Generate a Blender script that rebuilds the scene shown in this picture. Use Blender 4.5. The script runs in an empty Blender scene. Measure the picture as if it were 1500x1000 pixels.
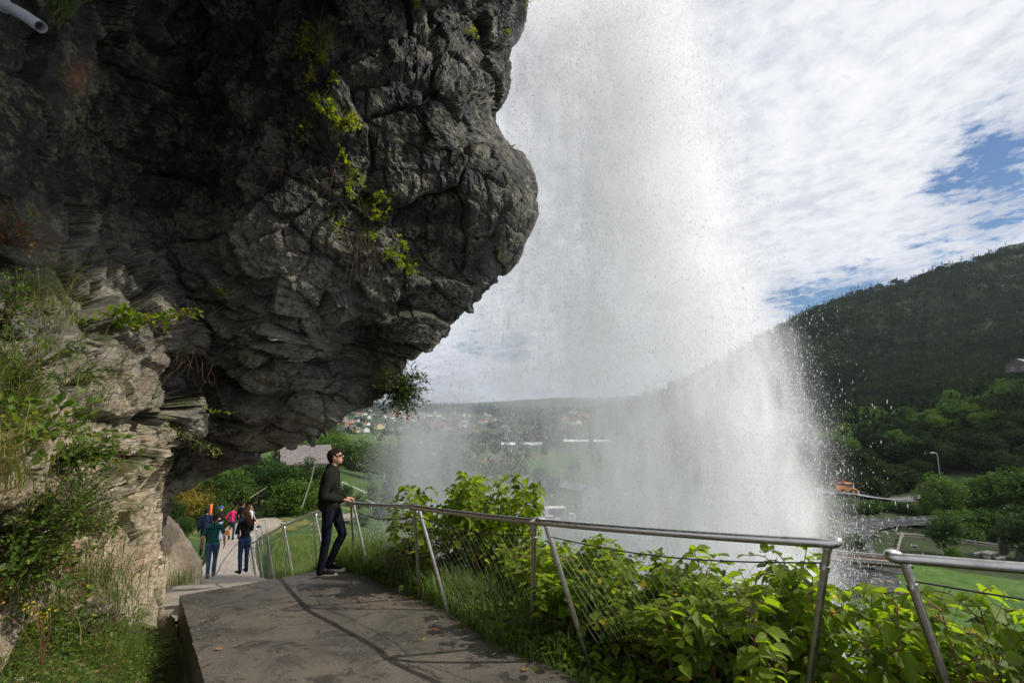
import bpy, math, random
import numpy as np
from mathutils import Vector, Matrix, Quaternion
rng = np.random.default_rng(7); random.seed(7)
scene = bpy.context.scene
COL = scene.collection
PI = math.pi

# ------------------------------------------------------------------ camera
F = 708.0; PITCH = math.atan(100/F); CP, SP = math.cos(PITCH), math.sin(PITCH)
def at(px, py, Y):
    """point of the world seen at a pixel of the 1500x1000 photo, Y metres ahead (camera at the origin, z up)"""
    x = (px-750)/F; u = (500-py)/F
    k = Y/(CP - u*SP)
    return np.array([x*k, Y, (SP + u*CP)*k])
def proj(P):
    P = np.atleast_2d(P); f = P[:,1]*CP + P[:,2]*SP; u = -P[:,1]*SP + P[:,2]*CP
    return np.stack([750+F*P[:,0]/f, 500-F*u/f, f], 1)
cam = bpy.data.cameras.new('camera'); cam.lens = 17*708/708.333; cam.sensor_width = 36
cam.clip_start = 0.05; cam.clip_end = 30000
co = bpy.data.objects.new('camera', cam); COL.objects.link(co); co.rotation_euler = (PI/2+PITCH, 0, 0)
scene.camera = co

# ------------------------------------------------------------------ noise
_perm = np.random.default_rng(3).permutation(256); _perm = np.concatenate([_perm,_perm,_perm])
_g = np.random.default_rng(4).normal(size=(256,3)); _g /= np.linalg.norm(_g,axis=1)[:,None]
def perlin(P):
    P = np.asarray(P, float); i = np.floor(P).astype(int); f = P-i; i &= 255
    w = f*f*f*(f*(f*6-15)+10); r = 0
    for dx in (0,1):
        for dy in (0,1):
            for dz in (0,1):
                h = _perm[_perm[_perm[i[:,0]+dx]+i[:,1]+dy]+i[:,2]+dz]
                d = ((f-np.array([dx,dy,dz]))*_g[h]).sum(1)
                r = r + d*(w[:,0] if dx else 1-w[:,0])*(w[:,1] if dy else 1-w[:,1])*(w[:,2] if dz else 1-w[:,2])
    return r*1.6
def fbm(P, o=4, lac=2.03, gain=.5, ridge=False):
    P = np.asarray(P,float); r = np.zeros(len(P)); a = 1; s = 0
    for k in range(o):
        n = perlin(P+17.3*k)
        r += a*((1-2*np.abs(n)) if ridge else n); s += a; a *= gain; P = P*lac
    return r/s
def voro(P, seed=0):
    """distance to nearest and second nearest jittered cell point, and a cell id in 0..1"""
    P = np.asarray(P,float); i0 = np.floor(P).astype(int)
    d1 = np.full(len(P),9.); d2 = d1.copy(); cid = np.zeros(len(P))
    for dx in (-1,0,1):
        for dy in (-1,0,1):
            for dz in (-1,0,1):
                c = i0+np.array([dx,dy,dz]); m = (c+seed) & 255
                h = _perm[_perm[_perm[m[:,0]]+m[:,1]]+m[:,2]]
                q = c + .5 + .42*_g[h]
                d = np.sqrt(((q-P)**2).sum(1))
                n = d < d1
                d2 = np.where(n, d1, np.minimum(d2,d)); cid = np.where(n, h/255., cid); d1 = np.where(n,d,d1)
    return d1, d2, cid
def sstep(a,b,x):
    t = np.clip((np.asarray(x,float)-a)/(b-a),0,1); return t*t*(3-2*t)
def nrm(v):
    v = np.asarray(v,float); return v/np.maximum(np.linalg.norm(v,axis=-1,keepdims=True),1e-9)

# ------------------------------------------------------------------ mesh helpers
def mesh_from(name, V, Fs, mats=(), smooth=False, attrs=None, mi=None, cols=None):
    """Fs: array (n,k) or list of such arrays"""
    V = np.ascontiguousarray(V, dtype=np.float32)
    if isinstance(Fs, np.ndarray): Fs = [Fs]
    Fs = [np.asarray(f,dtype=np.int32) for f in Fs if len(f)]
    me = bpy.data.meshes.new(name)
    me.vertices.add(len(V)); me.vertices.foreach_set('co', V.ravel())
    nl = sum(f.size for f in Fs); npol = sum(len(f) for f in Fs)
    me.loops.add(nl); me.polygons.add(npol)
    me.loops.foreach_set('vertex_index', np.concatenate([f.ravel() for f in Fs]))
    tot = np.concatenate([np.full(len(f), f.shape[1]) for f in Fs]).astype(np.int32)
    st = np.concatenate([[0],np.cumsum(tot)[:-1]]).astype(np.int32)
    me.polygons.foreach_set('loop_start', st)
    me.polygons.foreach_set('use_smooth', np.full(npol, smooth, dtype=bool))
    if mi is not None: me.polygons.foreach_set('material_index', np.asarray(mi,dtype=np.int32))
    for k,v in (attrs or {}).items():
        a = me.attributes.new(k,'FLOAT','POINT'); a.data.foreach_set('value', np.ascontiguousarray(v,dtype=np.float32))
    for k,v in (cols or {}).items():
        a = me.attributes.new(k,'FLOAT_COLOR','POINT')
        c = np.ones((len(V),4),dtype=np.float32); c[:,:3] = v; a.data.foreach_set('color', c.ravel())
    for m in (mats if isinstance(mats,(list,tuple)) else [mats]): me.materials.append(m)
    me.update(calc_edges=True)
    return me
def link(name, me, parent=None, loc=None):
    o = bpy.data.objects.new(name, me); COL.objects.link(o)
    if parent is not None: o.parent = parent
    if loc is not None: o.location = Vector([float(c) for c in loc])
    return o
def thing(name, label, cat, loc=(0,0,0), rz=0, group=None, rot=None):
    o = bpy.data.objects.new(name, None); COL.objects.link(o); o.empty_display_size = .2
    o.location = Vector([float(c) for c in loc]); o.rotation_euler = rot if rot is not None else (0,0,rz)
    return tag(o,label,cat,group)
def tag(o, label=None, cat=None, group=None, kind=None):
    if label: o['label'] = label
    if cat: o['category'] = cat
    if group: o['group'] = group
    if kind: o['kind'] = kind
    return o
class MB:
    """collects primitives"""
    def __init__(s): s.V=[]; s.T=[]; s.Q=[]; s.n=0
    def add(s, V, Fs):
        V=np.asarray(V,float); 
        for f in (Fs if isinstance(Fs,(list,tuple)) and len(Fs) and isinstance(Fs[0],np.ndarray) else [np.asarray(Fs)]):
            (s.T if f.shape[1]==3 else s.Q).append(f+s.n)
        s.V.append(V); s.n+=len(V); return s
    def box(s, c, size, R=None, taper=1.0):
        h=np.array(size)/2.; v=np.array([[x,y,z] for z in (-1,1) for y in (-1,1) for x in (-1,1)],float)
        v[4:,:2]*=taper; v*=h
        if R is not None: v=v@np.asarray(R).T
        return s.add(v+np.array(c), np.array([[0,2,3,1],[4,5,7,6],[0,1,5,4],[2,6,7,3],[0,4,6,2],[1,3,7,5]]))
    def tube(s, pts, r, n=10, caps=True):
        pts=np.asarray(pts,float); m=len(pts); r=np.broadcast_to(np.asarray(r,float),(m,))
        t=nrm(np.gradient(pts,axis=0)); up=np.array([0,0,1.]) if abs(t[0][2])<.9 else np.array([1.,0,0])
        a=nrm(np.cross(t[0],up)); A=[a]
        for k in range(1,m):
            a=a-t[k]*(a@t[k]); a=nrm(a); A.append(a)
        A=np.array(A); B=np.cross(t,A); th=np.arange(n)*2*PI/n
        V=(pts[:,None]+r[:,None,None]*(np.cos(th)[None,:,None]*A[:,None]+np.sin(th)[None,:,None]*B[:,None])).reshape(-1,3)
        i=np.arange(m-1)[:,None]*n; j=np.arange(n)[None]; k=(j+1)%n
        Q=np.stack([i+j,i+k,i+n+k,i+n+j],-1).reshape(-1,4); s.add(V,Q)
        if caps:
            for b,rev in ((0,True),((m-1)*n,False)):
                c=pts[0] if rev else pts[-1]; ring=V[b:b+n]; f=np.array([[n,(q+1)%n,q] if rev else [n,q,(q+1)%n] for q in range(n)])
                s.add(np.vstack([ring,c]), f)
        return s
    def ell(s, c, r, R=None, nu=16, nv=10):
        u=np.arange(nu)*2*PI/nu; v=np.linspace(0,PI,nv+1)[1:-1]
        P=np.array([[math.sin(b)*math.cos(a),math.sin(b)*math.sin(a),math.cos(b)] for b in v for a in u]+[[0,0,1],[0,0,-1]])*np.array(r)
        if R is not None: P=P@np.asarray(R).T
        Q=[[k*nu+q,(k+1)*nu+q,(k+1)*nu+(q+1)%nu,k*nu+(q+1)%nu] for k in range(nv-2) for q in range(nu)]
        T=[[len(P)-2,q,(q+1)%nu] for q in range(nu)]+[[len(P)-1,(nv-2)*nu+(q+1)%nu,(nv-2)*nu+q] for q in range(nu)]
        return s.add(P+np.array(c),[np.array(Q),np.array(T)])
    def cap(s, a, b, ra, rb, n=12):
        a=np.array(a,float); b=np.array(b,float); s.ell(a,(ra,)*3,None,n,8); s.ell(b,(rb,)*3,None,n,8); return s.tube([a,b],[ra,rb],n)
    def prism(s, poly, z0, z1):
        n=len(poly); V=[(x,y,z0) for x,y in poly]+[(x,y,z1) for x,y in poly]
        Q=[[i,(i+1)%n,n+(i+1)%n,n+i] for i in range(n)]; s.add(V,np.array(Q))
        c=np.mean(poly,0); s.add([(x,y,z0) for x,y in poly]+[(c[0],c[1],z0)],np.array([[(i+1)%n,i,n] for i in range(n)]))
        return s.add([(x,y,z1) for x,y in poly]+[(c[0],c[1],z1)],np.array([[i,(i+1)%n,n] for i in range(n)]))
    def mesh(s, name, mat, smooth=False):
        V=np.vstack(s.V); Fs=[]
        if s.Q: Fs.append(np.vstack(s.Q))
        if s.T: Fs.append(np.vstack(s.T))
        return mesh_from(name,V,Fs,mat,smooth)
    def build(s, name, mat, parent=None, smooth=False, loc=None):
        return link(name, s.mesh(name,mat,smooth), parent, loc)
def remeshed(mb, name, mat, voxel, smooth_it=3, fac=.5, parent=None, noise=None):
    me=mb.mesh('tmp',mat); o=link('tmp',me)
    m=o.modifiers.new('r','REMESH'); m.mode='VOXEL'; m.voxel_size=voxel; m.use_smooth_shade=True
    if smooth_it:
        k=o.modifiers.new('s','SMOOTH'); k.iterations=smooth_it; k.factor=fac
    dg=bpy.context.evaluated_depsgraph_get(); dg.update()
    res=bpy.data.meshes.new_from_object(o.evaluated_get(dg)); res.name=name
    bpy.data.objects.remove(o); bpy.data.meshes.remove(me)
    n=len(res.vertices); V=np.zeros(n*3,dtype=np.float32); res.vertices.foreach_get('co',V); V=V.reshape(-1,3)
    if noise:
        N=np.zeros(n*3,dtype=np.float32); res.vertices.foreach_get('normal',N); N=N.reshape(-1,3)
        amp,sc,o_=noise; V=V+N*(amp*fbm(V*np.array(sc),o_))[:,None]; res.vertices.foreach_set('co',V.astype(np.float32).ravel()); res.update()
    res.materials.clear(); res.materials.append(mat)
    res.polygons.foreach_set('use_smooth',np.ones(len(res.polygons),dtype=bool))
    return link(name,res,parent)
def catmull(P, n):
    P=np.asarray(P,float); Q=np.vstack([2*P[0]-P[1],P,2*P[-1]-P[-2]]); out=[]
    seg=len(P)-1; ts=np.linspace(0,seg,n)
    k=np.minimum(ts.astype(int),seg-1); t=(ts-k)[:,None]
    a,b,c,d=Q[k],Q[k+1],Q[k+2],Q[k+3]
    return .5*((2*b)+(c-a)*t+(2*a-5*b+4*c-d)*t*t+(-a+3*b-3*c+d)*t**3)
def resample(P, n):
    P=np.asarray(P,float); L=np.concatenate([[0],np.cumsum(np.linalg.norm(np.diff(P[:,:2],axis=0),axis=1))])
    s=np.linspace(0,L[-1],n); return np.stack([np.interp(s,L,P[:,k]) for k in range(P.shape[1])],1)
def frames(d, up):
    """rotation matrices (n,3,3) whose columns are: x along d, z near up"""
    x=nrm(d); y=nrm(np.cross(up,x)); z=np.cross(x,y); return np.stack([x,y,z],-1)
def stamp(T, TF, pos, R, size):
    """copies of template verts T (m,3) faces TF at pos with rotation R (n,3,3), size (n,) or (n,3)"""
    n=len(pos); size=np.asarray(size,float); size=size[:,None] if size.ndim==1 else size
    L=T[None]*size[:,None,:] if size.shape[1]==3 else T[None]*size[:,None,:]
    V=np.einsum('nij,nmj->nmi',R,L)+pos[:,None]
    Fs=(TF[None]+(np.arange(n)*len(T))[:,None,None]).reshape(-1,TF.shape[1])
    return V.reshape(-1,3), Fs
def rand_dir(n): return nrm(rng.normal(size=(n,3)))

# ------------------------------------------------------------------ materials
def newmat(name):
    m=bpy.data.materials.new(name); m.use_nodes=True; nt=m.node_tree; nt.nodes.clear()
    out=nt.nodes.new('ShaderNodeOutputMaterial'); return m,nt,out
class NT:
    def __init__(s,nt): s.nt=nt
    def n(s,t,**k):
        x=s.nt.nodes.new('ShaderNode'+t)
        for a,v in k.items(): setattr(x,a,v)
        return x
    def l(s,a,b): s.nt.links.new(a,b)
    def noise(s,vec,scale,detail=5,rough=.6,dist=0,out='Fac'):
        x=s.n('TexNoise'); x.inputs['Scale'].default_value=scale; x.inputs['Detail'].default_value=detail
        x.inputs['Roughness'].default_value=rough; x.inputs['Distortion'].default_value=dist
        if vec is not None: s.l(vec,x.inputs['Vector'])
        return x.outputs[out]
    def ramp(s,f,stops):
        x=s.n('ValToRGB'); e=x.color_ramp.elements
        while len(e)<len(stops): e.new(.5)
        for q,(p,c) in zip(e,stops): q.position=p; q.color=(c,c,c,1) if isinstance(c,(int,float)) else (*c,1)
        s.l(f,x.inputs[0]); return x.outputs[0]
    def mix(s,f,a,b,mode='MIX'):
        x=s.n('Mix',data_type='RGBA',blend_type=mode)
        for sock,v in ((x.inputs[0],f),(x.inputs[6],a),(x.inputs[7],b)):
            if hasattr(v,'links'): s.l(v,sock)
            elif isinstance(v,(int,float)): sock.default_value = v if sock==x.inputs[0] else (v,v,v,1)
            else: sock.default_value=(*v,1)
        return x.outputs[2]
    def math(s,op,a,b=0,c=0):
        x=s.n('Math',operation=op)
        for k,v in enumerate((a,b,c)):
            if hasattr(v,'links'): s.l(v,x.inputs[k])
            else: x.inputs[k].default_value=v
        return x.outputs[0]
    def bump(s,h,strength=.5,dist=.02,normal=None):
        x=s.n('Bump'); x.inputs['Strength'].default_value=strength; x.inputs['Distance'].default_value=dist; s.l(h,x.inputs['Height'])
        if normal is not None: s.l(normal,x.inputs['Normal'])
        return x.outputs[0]
    def pos(s,scale=(1,1,1),obj=False):
        t=s.n('TexCoord').outputs['Object'] if obj else s.n('NewGeometry').outputs['Position']
        m=s.n('Mapping'); m.inputs['Scale'].default_value=scale; s.l(t,m.inputs[0]); return m.outputs[0]
    def attr(s,name,out='Fac'): return s.n('Attribute',attribute_name=name).outputs[out]
    def bsdf(s,color,rough=.6,metal=0,normal=None,spec=.5):
        b=s.n('BsdfPrincipled')
        for nm,v in (('Base Color',color),('Roughness',rough),('Metallic',metal)):
            if hasattr(v,'links'): s.l(v,b.inputs[nm])
            elif isinstance(v,(int,float)) and nm!='Base Color': b.inputs[nm].default_value=v
            else: b.inputs[nm].default_value=(*v,1)
        if hasattr(spec,'links'): s.l(spec,b.inputs['Specular IOR Level'])
        else: b.inputs['Specular IOR Level'].default_value=spec
        if normal is not None: s.l(normal,b.inputs['Normal'])
        return b.outputs[0]
def plain(name,col,rough=.7,metal=0,var=.25,scale=8,bump=.15,spec=.4,obj=True):
    m,nt,out=newmat(name); N=NT(nt); p=N.pos(obj=obj); n=N.noise(p,scale,6,.65)
    c=N.mix(N.ramp(n,[(.3,0.),(.7,1.)]),tuple(x*(1-var) for x in col),tuple(min(1,x*(1+var)) for x in col))
    N.l(N.bsdf(c,rough,metal,N.bump(N.noise(p,scale*6,4),bump,.01) if bump else None,spec),out.inputs[0]); return m
def leafmat(name,dark,light,trans=.45,rough=.45,hue2=None,spec=.35,tr_gain=1.35,rnd=0):
    m,nt,out=newmat(name); N=NT(nt); a=N.attr('tint')
    stops=[(0.,dark),(.8,light)]+([(1.,hue2)] if hue2 else [])
    c=N.ramp(a,stops)
    if rnd: ri=N.n('ObjectInfo').outputs['Random']; c=N.mix(1.0,c,N.ramp(ri,[(0.,(.45,.50,.55)),(.35,(.75,.80,.75)),(.7,(1.15,1.1,.8)),(1.,(1.5,1.3,.9))]),'MULTIPLY')
    b=N.bsdf(c,rough,0,None,spec)
    t=N.n('BsdfTranslucent'); N.l(N.mix(1.0,c,(tr_gain,tr_gain*1.05,.55),'MULTIPLY'),t.inputs[0])
    x=N.n('MixShader'); x.inputs[0].default_value=trans; N.l(b,x.inputs[1]); N.l(t.outputs[0],x.inputs[2]); N.l(x.outputs[0],out.inputs[0]); return m
# ------------------------------------------------------------------ sun and sky
SUN = np.array([1.0,-.05,.93]); SUN/=np.linalg.norm(SUN)
elev=math.asin(SUN[2]); az=math.atan2(SUN[0],SUN[1])
sl=bpy.data.lights.new('sun','SUN'); sl.energy=4.6; sl.angle=math.radians(.5); sl.color=(1,.94,.85)
so=bpy.data.objects.new('sun',sl); COL.objects.link(so); so.rotation_euler=Vector(SUN).to_track_quat('Z','Y').to_euler()
w=bpy.data.worlds.new('World'); scene.world=w; w.use_nodes=True; nt=w.node_tree; nt.nodes.clear(); N=NT(nt)
sky=N.n('TexSky',sky_type='NISHITA'); sky.sun_disc=False; sky.sun_elevation=elev; sky.sun_rotation=az; sky.air_density=1.0; sky.dust_density=.6; sky.ozone_density=1.4
tc=N.n('TexCoord').outputs['Generated']
sep=N.n('SeparateXYZ'); N.l(tc,sep.inputs[0])
zz=N.math('ADD',N.math('MAXIMUM',sep.outputs[2],0.0),.10)
cu=N.n('CombineXYZ'); N.l(N.math('DIVIDE',sep.outputs[0],zz),cu.inputs[0]); N.l(N.math('DIVIDE',sep.outputs[1],zz),cu.inputs[1])
mp=N.n('Mapping'); mp.inputs['Rotation'].default_value=(0,0,.55); mp.inputs['Scale'].default_value=(1,.8,1); N.l(cu.outputs[0],mp.inputs[0])
big=N.noise(mp.outputs[0],.55,4,.5); mid=N.noise(mp.outputs[0],2.6,9,.66,.05); fine=N.noise(mp.outputs[0],11.,8,.66,.1)
cov=N.math('ADD',N.math('MULTIPLY',big,.4),N.math('ADD',N.math('MULTIPLY',mid,.80),N.math('MULTIPLY',fine,.85)))
cov=N.math('SUBTRACT',cov,.19)
# openings in the cloud deck: direction, half-size, depth
def gap(px,py,size,amt):
    d=nrm(at(px,py,1.0)); vm=N.n('VectorMath',operation='DISTANCE'); vm.inputs[1].default_value=Vector(d.tolist())
    nn=N.n('VectorMath',operation='NORMALIZE'); N.l(tc,nn.inputs[0]); 
    sc=N.n('VectorMath',operation='MULTIPLY'); sc.inputs[1].default_value=(1,1,1); N.l(nn.outputs[0],sc.inputs[0]); N.l(sc.outputs[0],vm.inputs[0])
    mr=N.n('MapRange',interpolation_type='SMOOTHSTEP'); mr.inputs['From Min'].default_value=size; mr.inputs['From Max'].default_value=0; mr.inputs['To Min'].default_value=0; mr.inputs['To Max'].default_value=amt
    N.l(vm.outputs['Value'],mr.inputs['Value']); return mr.outputs[0]
for g in ((1500,225,.16,.36),(1400,275,.12,.17),(1190,440,.11,.34),(1260,425,.09,.22),(1130,440,.08,.22),(1340,385,.08,.16),(1420,390,.09,.20),(1500,20,.22,.14),(1500,330,.08,.16),(700,330,.12,.16),(760,515,.08,.24),(690,505,.07,.20)):
    cov=N.math('SUBTRACT',cov,gap(*g))
mask=N.ramp(cov,[(.45,0.),(.56,.62),(.68,1.)])
shade=N.ramp(N.math('ADD',N.math('MULTIPLY',N.noise(mp.outputs[0],1.6,8,.66,.3),.65),N.math('MULTIPLY',fine,.75)),[(.52,(.98,.99,1.02)),(.68,(.86,.88,.93)),(.88,(.62,.64,.72))])
low=N.ramp(sep.outputs[2],[(0.0,(.70,.74,.80)),(.12,(.86,.88,.92)),(.35,(1.,1.,1.))])
cloud=N.mix(1.0,shade,low,'MULTIPLY')
skt=N.mix(1.0,sky.outputs[0],(.60,.80,1.0),'MULTIPLY'); skc=N.n('VectorMath',operation='SCALE'); N.l(skt,skc.inputs[0]); skc.inputs['Scale'].default_value=.85
c10=N.n('VectorMath',operation='SCALE'); N.l(cloud,c10.inputs[0]); c10.inputs['Scale'].default_value=10.
final=N.mix(mask,skc.outputs[0],c10.outputs[0])
bg=N.n('Background'); bg.inputs['Strength'].default_value=0.1; N.l(final,bg.inputs[0]); wo=N.n('OutputWorld'); N.l(bg.outputs[0],wo.inputs[0])
w.cycles.sampling_method='MANUAL'; w.cycles.sample_map_resolution=512
vs=scene.view_settings; vs.view_transform='Standard'; vs.look='None'; vs.exposure=0.0; vs.gamma=1
scene.cycles.use_denoising=True; scene.cycles.max_bounces=12; scene.cycles.diffuse_bounces=4; scene.cycles.transparent_max_bounces=8
scene.cycles.sample_clamp_indirect=6; scene.cycles.volume_bounces=6; scene.cycles.volume_step_rate=1.0; scene.cycles.volume_max_steps=128
# ------------------------------------------------------------------ path
Redge=[(4.4,-2.2,-1.22),(2.9,0,-1.47),(1.45,1.95,-1.70)]+[tuple(at(*q)) for q in ((855,1000,3.25),(716,938,4.1),(652,893,5.05),(562,853,6.35),(520,840,7.0),(490,831,7.5))]
Ledge=[(1.6,-2.4,-1.22),(.6,-.4,-1.45),(-.75,1.7,-1.70)]+[tuple(at(*q)) for q in ((300,1000,3.2),(286,950,3.85),(276,915,4.6),(268,888,5.3),(263,873,5.75))]
R_=resample(Redge,60); L_=resample(Ledge,60)
R2=[R_[-1]-np.array([0,0,.10])]+[at(*q) for q in ((470,846,8.2),(446,850,9.2),(418,850,10.6),(397,848,12.4),(384,845,14.2),(377,830,17),(374,811,21),(374,796,27),(377,783,35),(398,772,42),(440,763,47),(520,757,50))]
L2=[at(240,872,6.6)+np.array([0,0,-.35]),at(222,872,7.8),at(232,868,9.2),at(252,858,11),at(276,848,14),at(300,826,17),at(312,806,21),at(320,791,27),at(328,777,35),at(345,766,42),at(400,757,49),at(520,751,56)]
R2=resample(catmull(R2,80),90); L2=resample(catmull(L2,80),90)
# centre line with half width, used by the ground
Cn=np.vstack([(R_+L_)/2,((R2+L2)/2)[3:]]); Hw=np.concatenate([np.linalg.norm((R_-L_)[:,:2],axis=1)/2*.93,(np.linalg.norm((R2-L2)[:,:2],axis=1)/2)[3:]])
_f=np.linspace(0,len(Cn)-1,len(Cn)*5); Hw=np.interp(_f,np.arange(len(Cn)),Hw); Cn=np.stack([np.interp(_f,np.arange(len(Cn)),Cn[:,k]) for k in range(3)],1)
Tn=nrm(np.gradient(Cn[:,:2],axis=0))
def near_path(x,y):
    """signed distance beyond the path's edge (right +, left -), height of the path there, place along it"""
    x=np.asarray(x,float); y=np.asarray(y,float)
    if x.ndim==1 and len(x)>3000:
        nearm=np.hypot(x,y)<75; D_=np.full(x.shape,99.); Z_=np.full(x.shape,-10.); Y_=np.full(x.shape,60.); S_=np.ones(x.shape)
        D_[nearm],Z_[nearm],Y_[nearm],S_[nearm]=near_path2(x[nearm],y[nearm]); return D_,Z_,Y_,S_
    return near_path2(x,y)
def near_path2(x,y):
    best=np.full(x.shape,1e9); idx=np.zeros(x.shape,int)
    for k in range(0,len(Cn)):
        d=(x-Cn[k,0])**2+(y-Cn[k,1])**2; m=d<best; best=np.where(m,d,best); idx=np.where(m,k,idx)
    side=(x-Cn[idx,0])*Tn[idx,1]-(y-Cn[idx,1])*Tn[idx,0]
    d=np.sqrt(best); s=np.sign(side)
    return s*np.maximum(d-Hw[idx],0), Cn[idx,2], Cn[idx,1], s
def H_near(x,y):
    d,z,yy,s=near_path(x,y); r=np.maximum(d,0); l=np.maximum(-d,0)
    k=np.interp(yy,[-3,0,5,8,10,13,30],[.85,.85,.8,.62,.35,.17,.13])
    drop=.10*sstep(0,.3,r)+k*np.maximum(r-.55,0)+.12*np.maximum(r-.2,0)
    drop=np.where(drop>3, 3+(drop-3)*1.25, drop)
    rise=-.34*sstep(0,.12,l)*np.interp(yy,[6,8],[1,.1])+np.interp(yy,[0,6,10,20],[.72,.60,.12,.25])*np.clip(l-.12,0,1.0)+np.interp(yy,[0,6,10,20],[.3,.3,.12,.25])*np.maximum(l-1.12,0)
    z=z-.06-.25*sstep(.06,-.02,np.abs(d))-drop+np.minimum(rise,2.2)
    return np.maximum(z,-24.5)
far_cp=[ # px, py, Y
 (1320,800,84),(1500,824,78),(1400,848,68),(1250,840,70),(1600,820,80),(1240,872,52),(1400,900,50),(1550,900,50),
 (1240,790,92),(1300,768,102),(1240,765,108),(1360,760,108),(1500,742,112),(1300,738,122),(1220,735,122),(1230,719,130),(1360,722,128),(1500,728,122),(1300,716,138),(1600,725,120),
 (1230,668,175),(1330,655,170),(1430,640,160),(1530,625,150),(1250,632,230),(1400,610,220),(1500,590,205),(1620,560,190),
 (1220,600,380),(1330,570,380),(1450,540,380),(1600,500,360),(1200,560,500),(1300,520,520),(1450,470,520),(1600,420,500),
 (1165,484,720),(1235,452,720),(1330,424,700),(1400,400,690),(1500,370,680),(1640,320,660),(1100,520,780),(1040,556,820),(980,580,900),
 (1165,520,1000),(1330,470,1000),(1500,420,1000),(1640,380,1000),
 (1100,640,330),(1000,650,330),(960,660,350),(1100,700,170),(1000,720,160),(1100,790,95),(1000,790,92),(1040,750,120),
 (860,749,135),(760,757,128),(800,765,118),(920,760,125),(700,702,210),(640,690,230),(900,692,215),(800,690,220),(760,668,310),(860,665,330),(700,655,420),(860,650,450),(960,640,500),
 (560,655,420),(700,640,700),(860,635,700),(540,664,310),(520,679,250),(600,680,260),
 (640,643,950),(560,641,950),(480,641,950),(640,625,1400),(560,622,1400),(480,622,1400),(700,628,1300),(560,607,1800),(480,607,1800),(660,610,1800),(530,598,2300),(600,602,2300),(480,598,2300),(760,612,2300),(860,612,2400),(960,606,2400),(1100,600,2400),
 (640,598,3200),(760,602,3200),(900,602,3300),(1300,600,3200),(530,610,3300),
 (700,592,6500),(760,588,6500),(820,584,6500),(880,585,6500),(930,581,6500),(1020,584,6500),(600,594,6500),(500,596,6500),(1300,590,6500),(800,600,9500),(500,600,9500),(1300,600,9500),
 (338,790,39),(440,764,46),(500,764,50),(300,752,50),(245,745,46),(300,722,58),(250,715,55),(430,712,64),(380,735,56),(350,716,66),(500,722,68),(560,745,74),(620,752,76),(690,765,84),(560,704,98),(640,720,110),(700,735,125),(445,690,78),(400,684,84),(330,690,85),(250,690,80),(480,690,140),(420,668,140),(330,668,140),(600,700,150),(430,650,400),(330,650,400),(330,625,1400),(330,600,3000),
 (560,790,42),(480,785,35),(430,790,33),(640,800,48),(740,815,55),(740,850,42),(850,840,55),(950,830,65),(1080,830,75),(900,900,42),(1100,900,48),
 (100,700,50),(100,650,150),(100,600,1500),(-100,600,3000),(1900,500,600),(1900,700,120),(1900,850,60)]
cp=np.array([at(*q) for q in far_cp]); 
def coords(x,y):
    r=np.hypot(x,y); return np.stack([np.arctan2(x,y)*2.4, np.log(r)],-1), r
K,rr=coords(cp[:,0],cp[:,1]); qv=cp[:,2]/rr
def tps(d): return np.where(d>1e-9, d*d*np.log(np.maximum(d,1e-9)), 0)
n=len(K); A=np.zeros((n+3,n+3)); A[:n,:n]=tps(np.linalg.norm(K[:,None]-K[None],axis=2))+np.eye(n)*2e-3; A[:n,n]=1; A[:n,n+1:]=K; A[n:,:n]=A[:n,n:].T
W_=np.linalg.solve(A,np.concatenate([qv,[0,0,0]]))
KF,NF=K,n
def H_far(x,y):
    q,r=coords(x,y); q=q.reshape(-1,2); out=np.zeros(len(q))
    for a in range(0,len(q),20000):
        b=q[a:a+20000]; out[a:a+20000]=tps(np.linalg.norm(b[:,None]-KF[None],axis=2))@W_[:NF]+W_[NF]+b@W_[NF+1:]
    return (out.reshape(r.shape))*r
def H(x,y):
    x=np.atleast_1d(np.asarray(x,float)); y=np.atleast_1d(np.asarray(y,float)); r=np.hypot(x,y)
    w=sstep(24,40,r)
    hn=H_near(x,y); hf=H_far(np.where(r<1,30,x),np.where(r<1,30,y))
    z=hn*(1-w)+hf*w
    if r.max()>120:
        Q=np.stack([x,y,0*x],-1); z=z+np.where(r>120,fbm(Q/9.,4)*np.clip(r/300,0,6),0)+np.where(r>450,(fbm(Q/160.,5,ridge=True)-.2)*np.clip((r-450)/14,0,26),0)
    return z
def Hs(x,y): return float(H(x,y)[0])
# terrain sheet (fan around the camera)
nr,na=520,460
rads=np.concatenate([np.linspace(.3,14,140,endpoint=False),np.geomspace(14,9500,nr-140)]); azs=np.radians(np.linspace(-72,72,na))
RR,AA=np.meshgrid(rads,azs,indexing='ij'); X=RR*np.sin(AA); Y=RR*np.cos(AA)-.0
Z=H(X.ravel(),Y.ravel()).reshape(X.shape)
P=np.stack([X,Y,Z],-1).reshape(-1,3); rf=RR.ravel()
bumpn=fbm(P/np.array([9,9,9.]),4); bump2=fbm(P/np.array([.9,.9,.9]),4)
P[:,2]+=bump2*np.interp(rf,[0,3,20,40],[.03,.05,.12,.25])

dpath,_,_,_=near_path(P[:,0],P[:,1]); P[:,2]-=np.where((rf<45)&(np.abs(dpath)<=0.02),.12,0)
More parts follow.
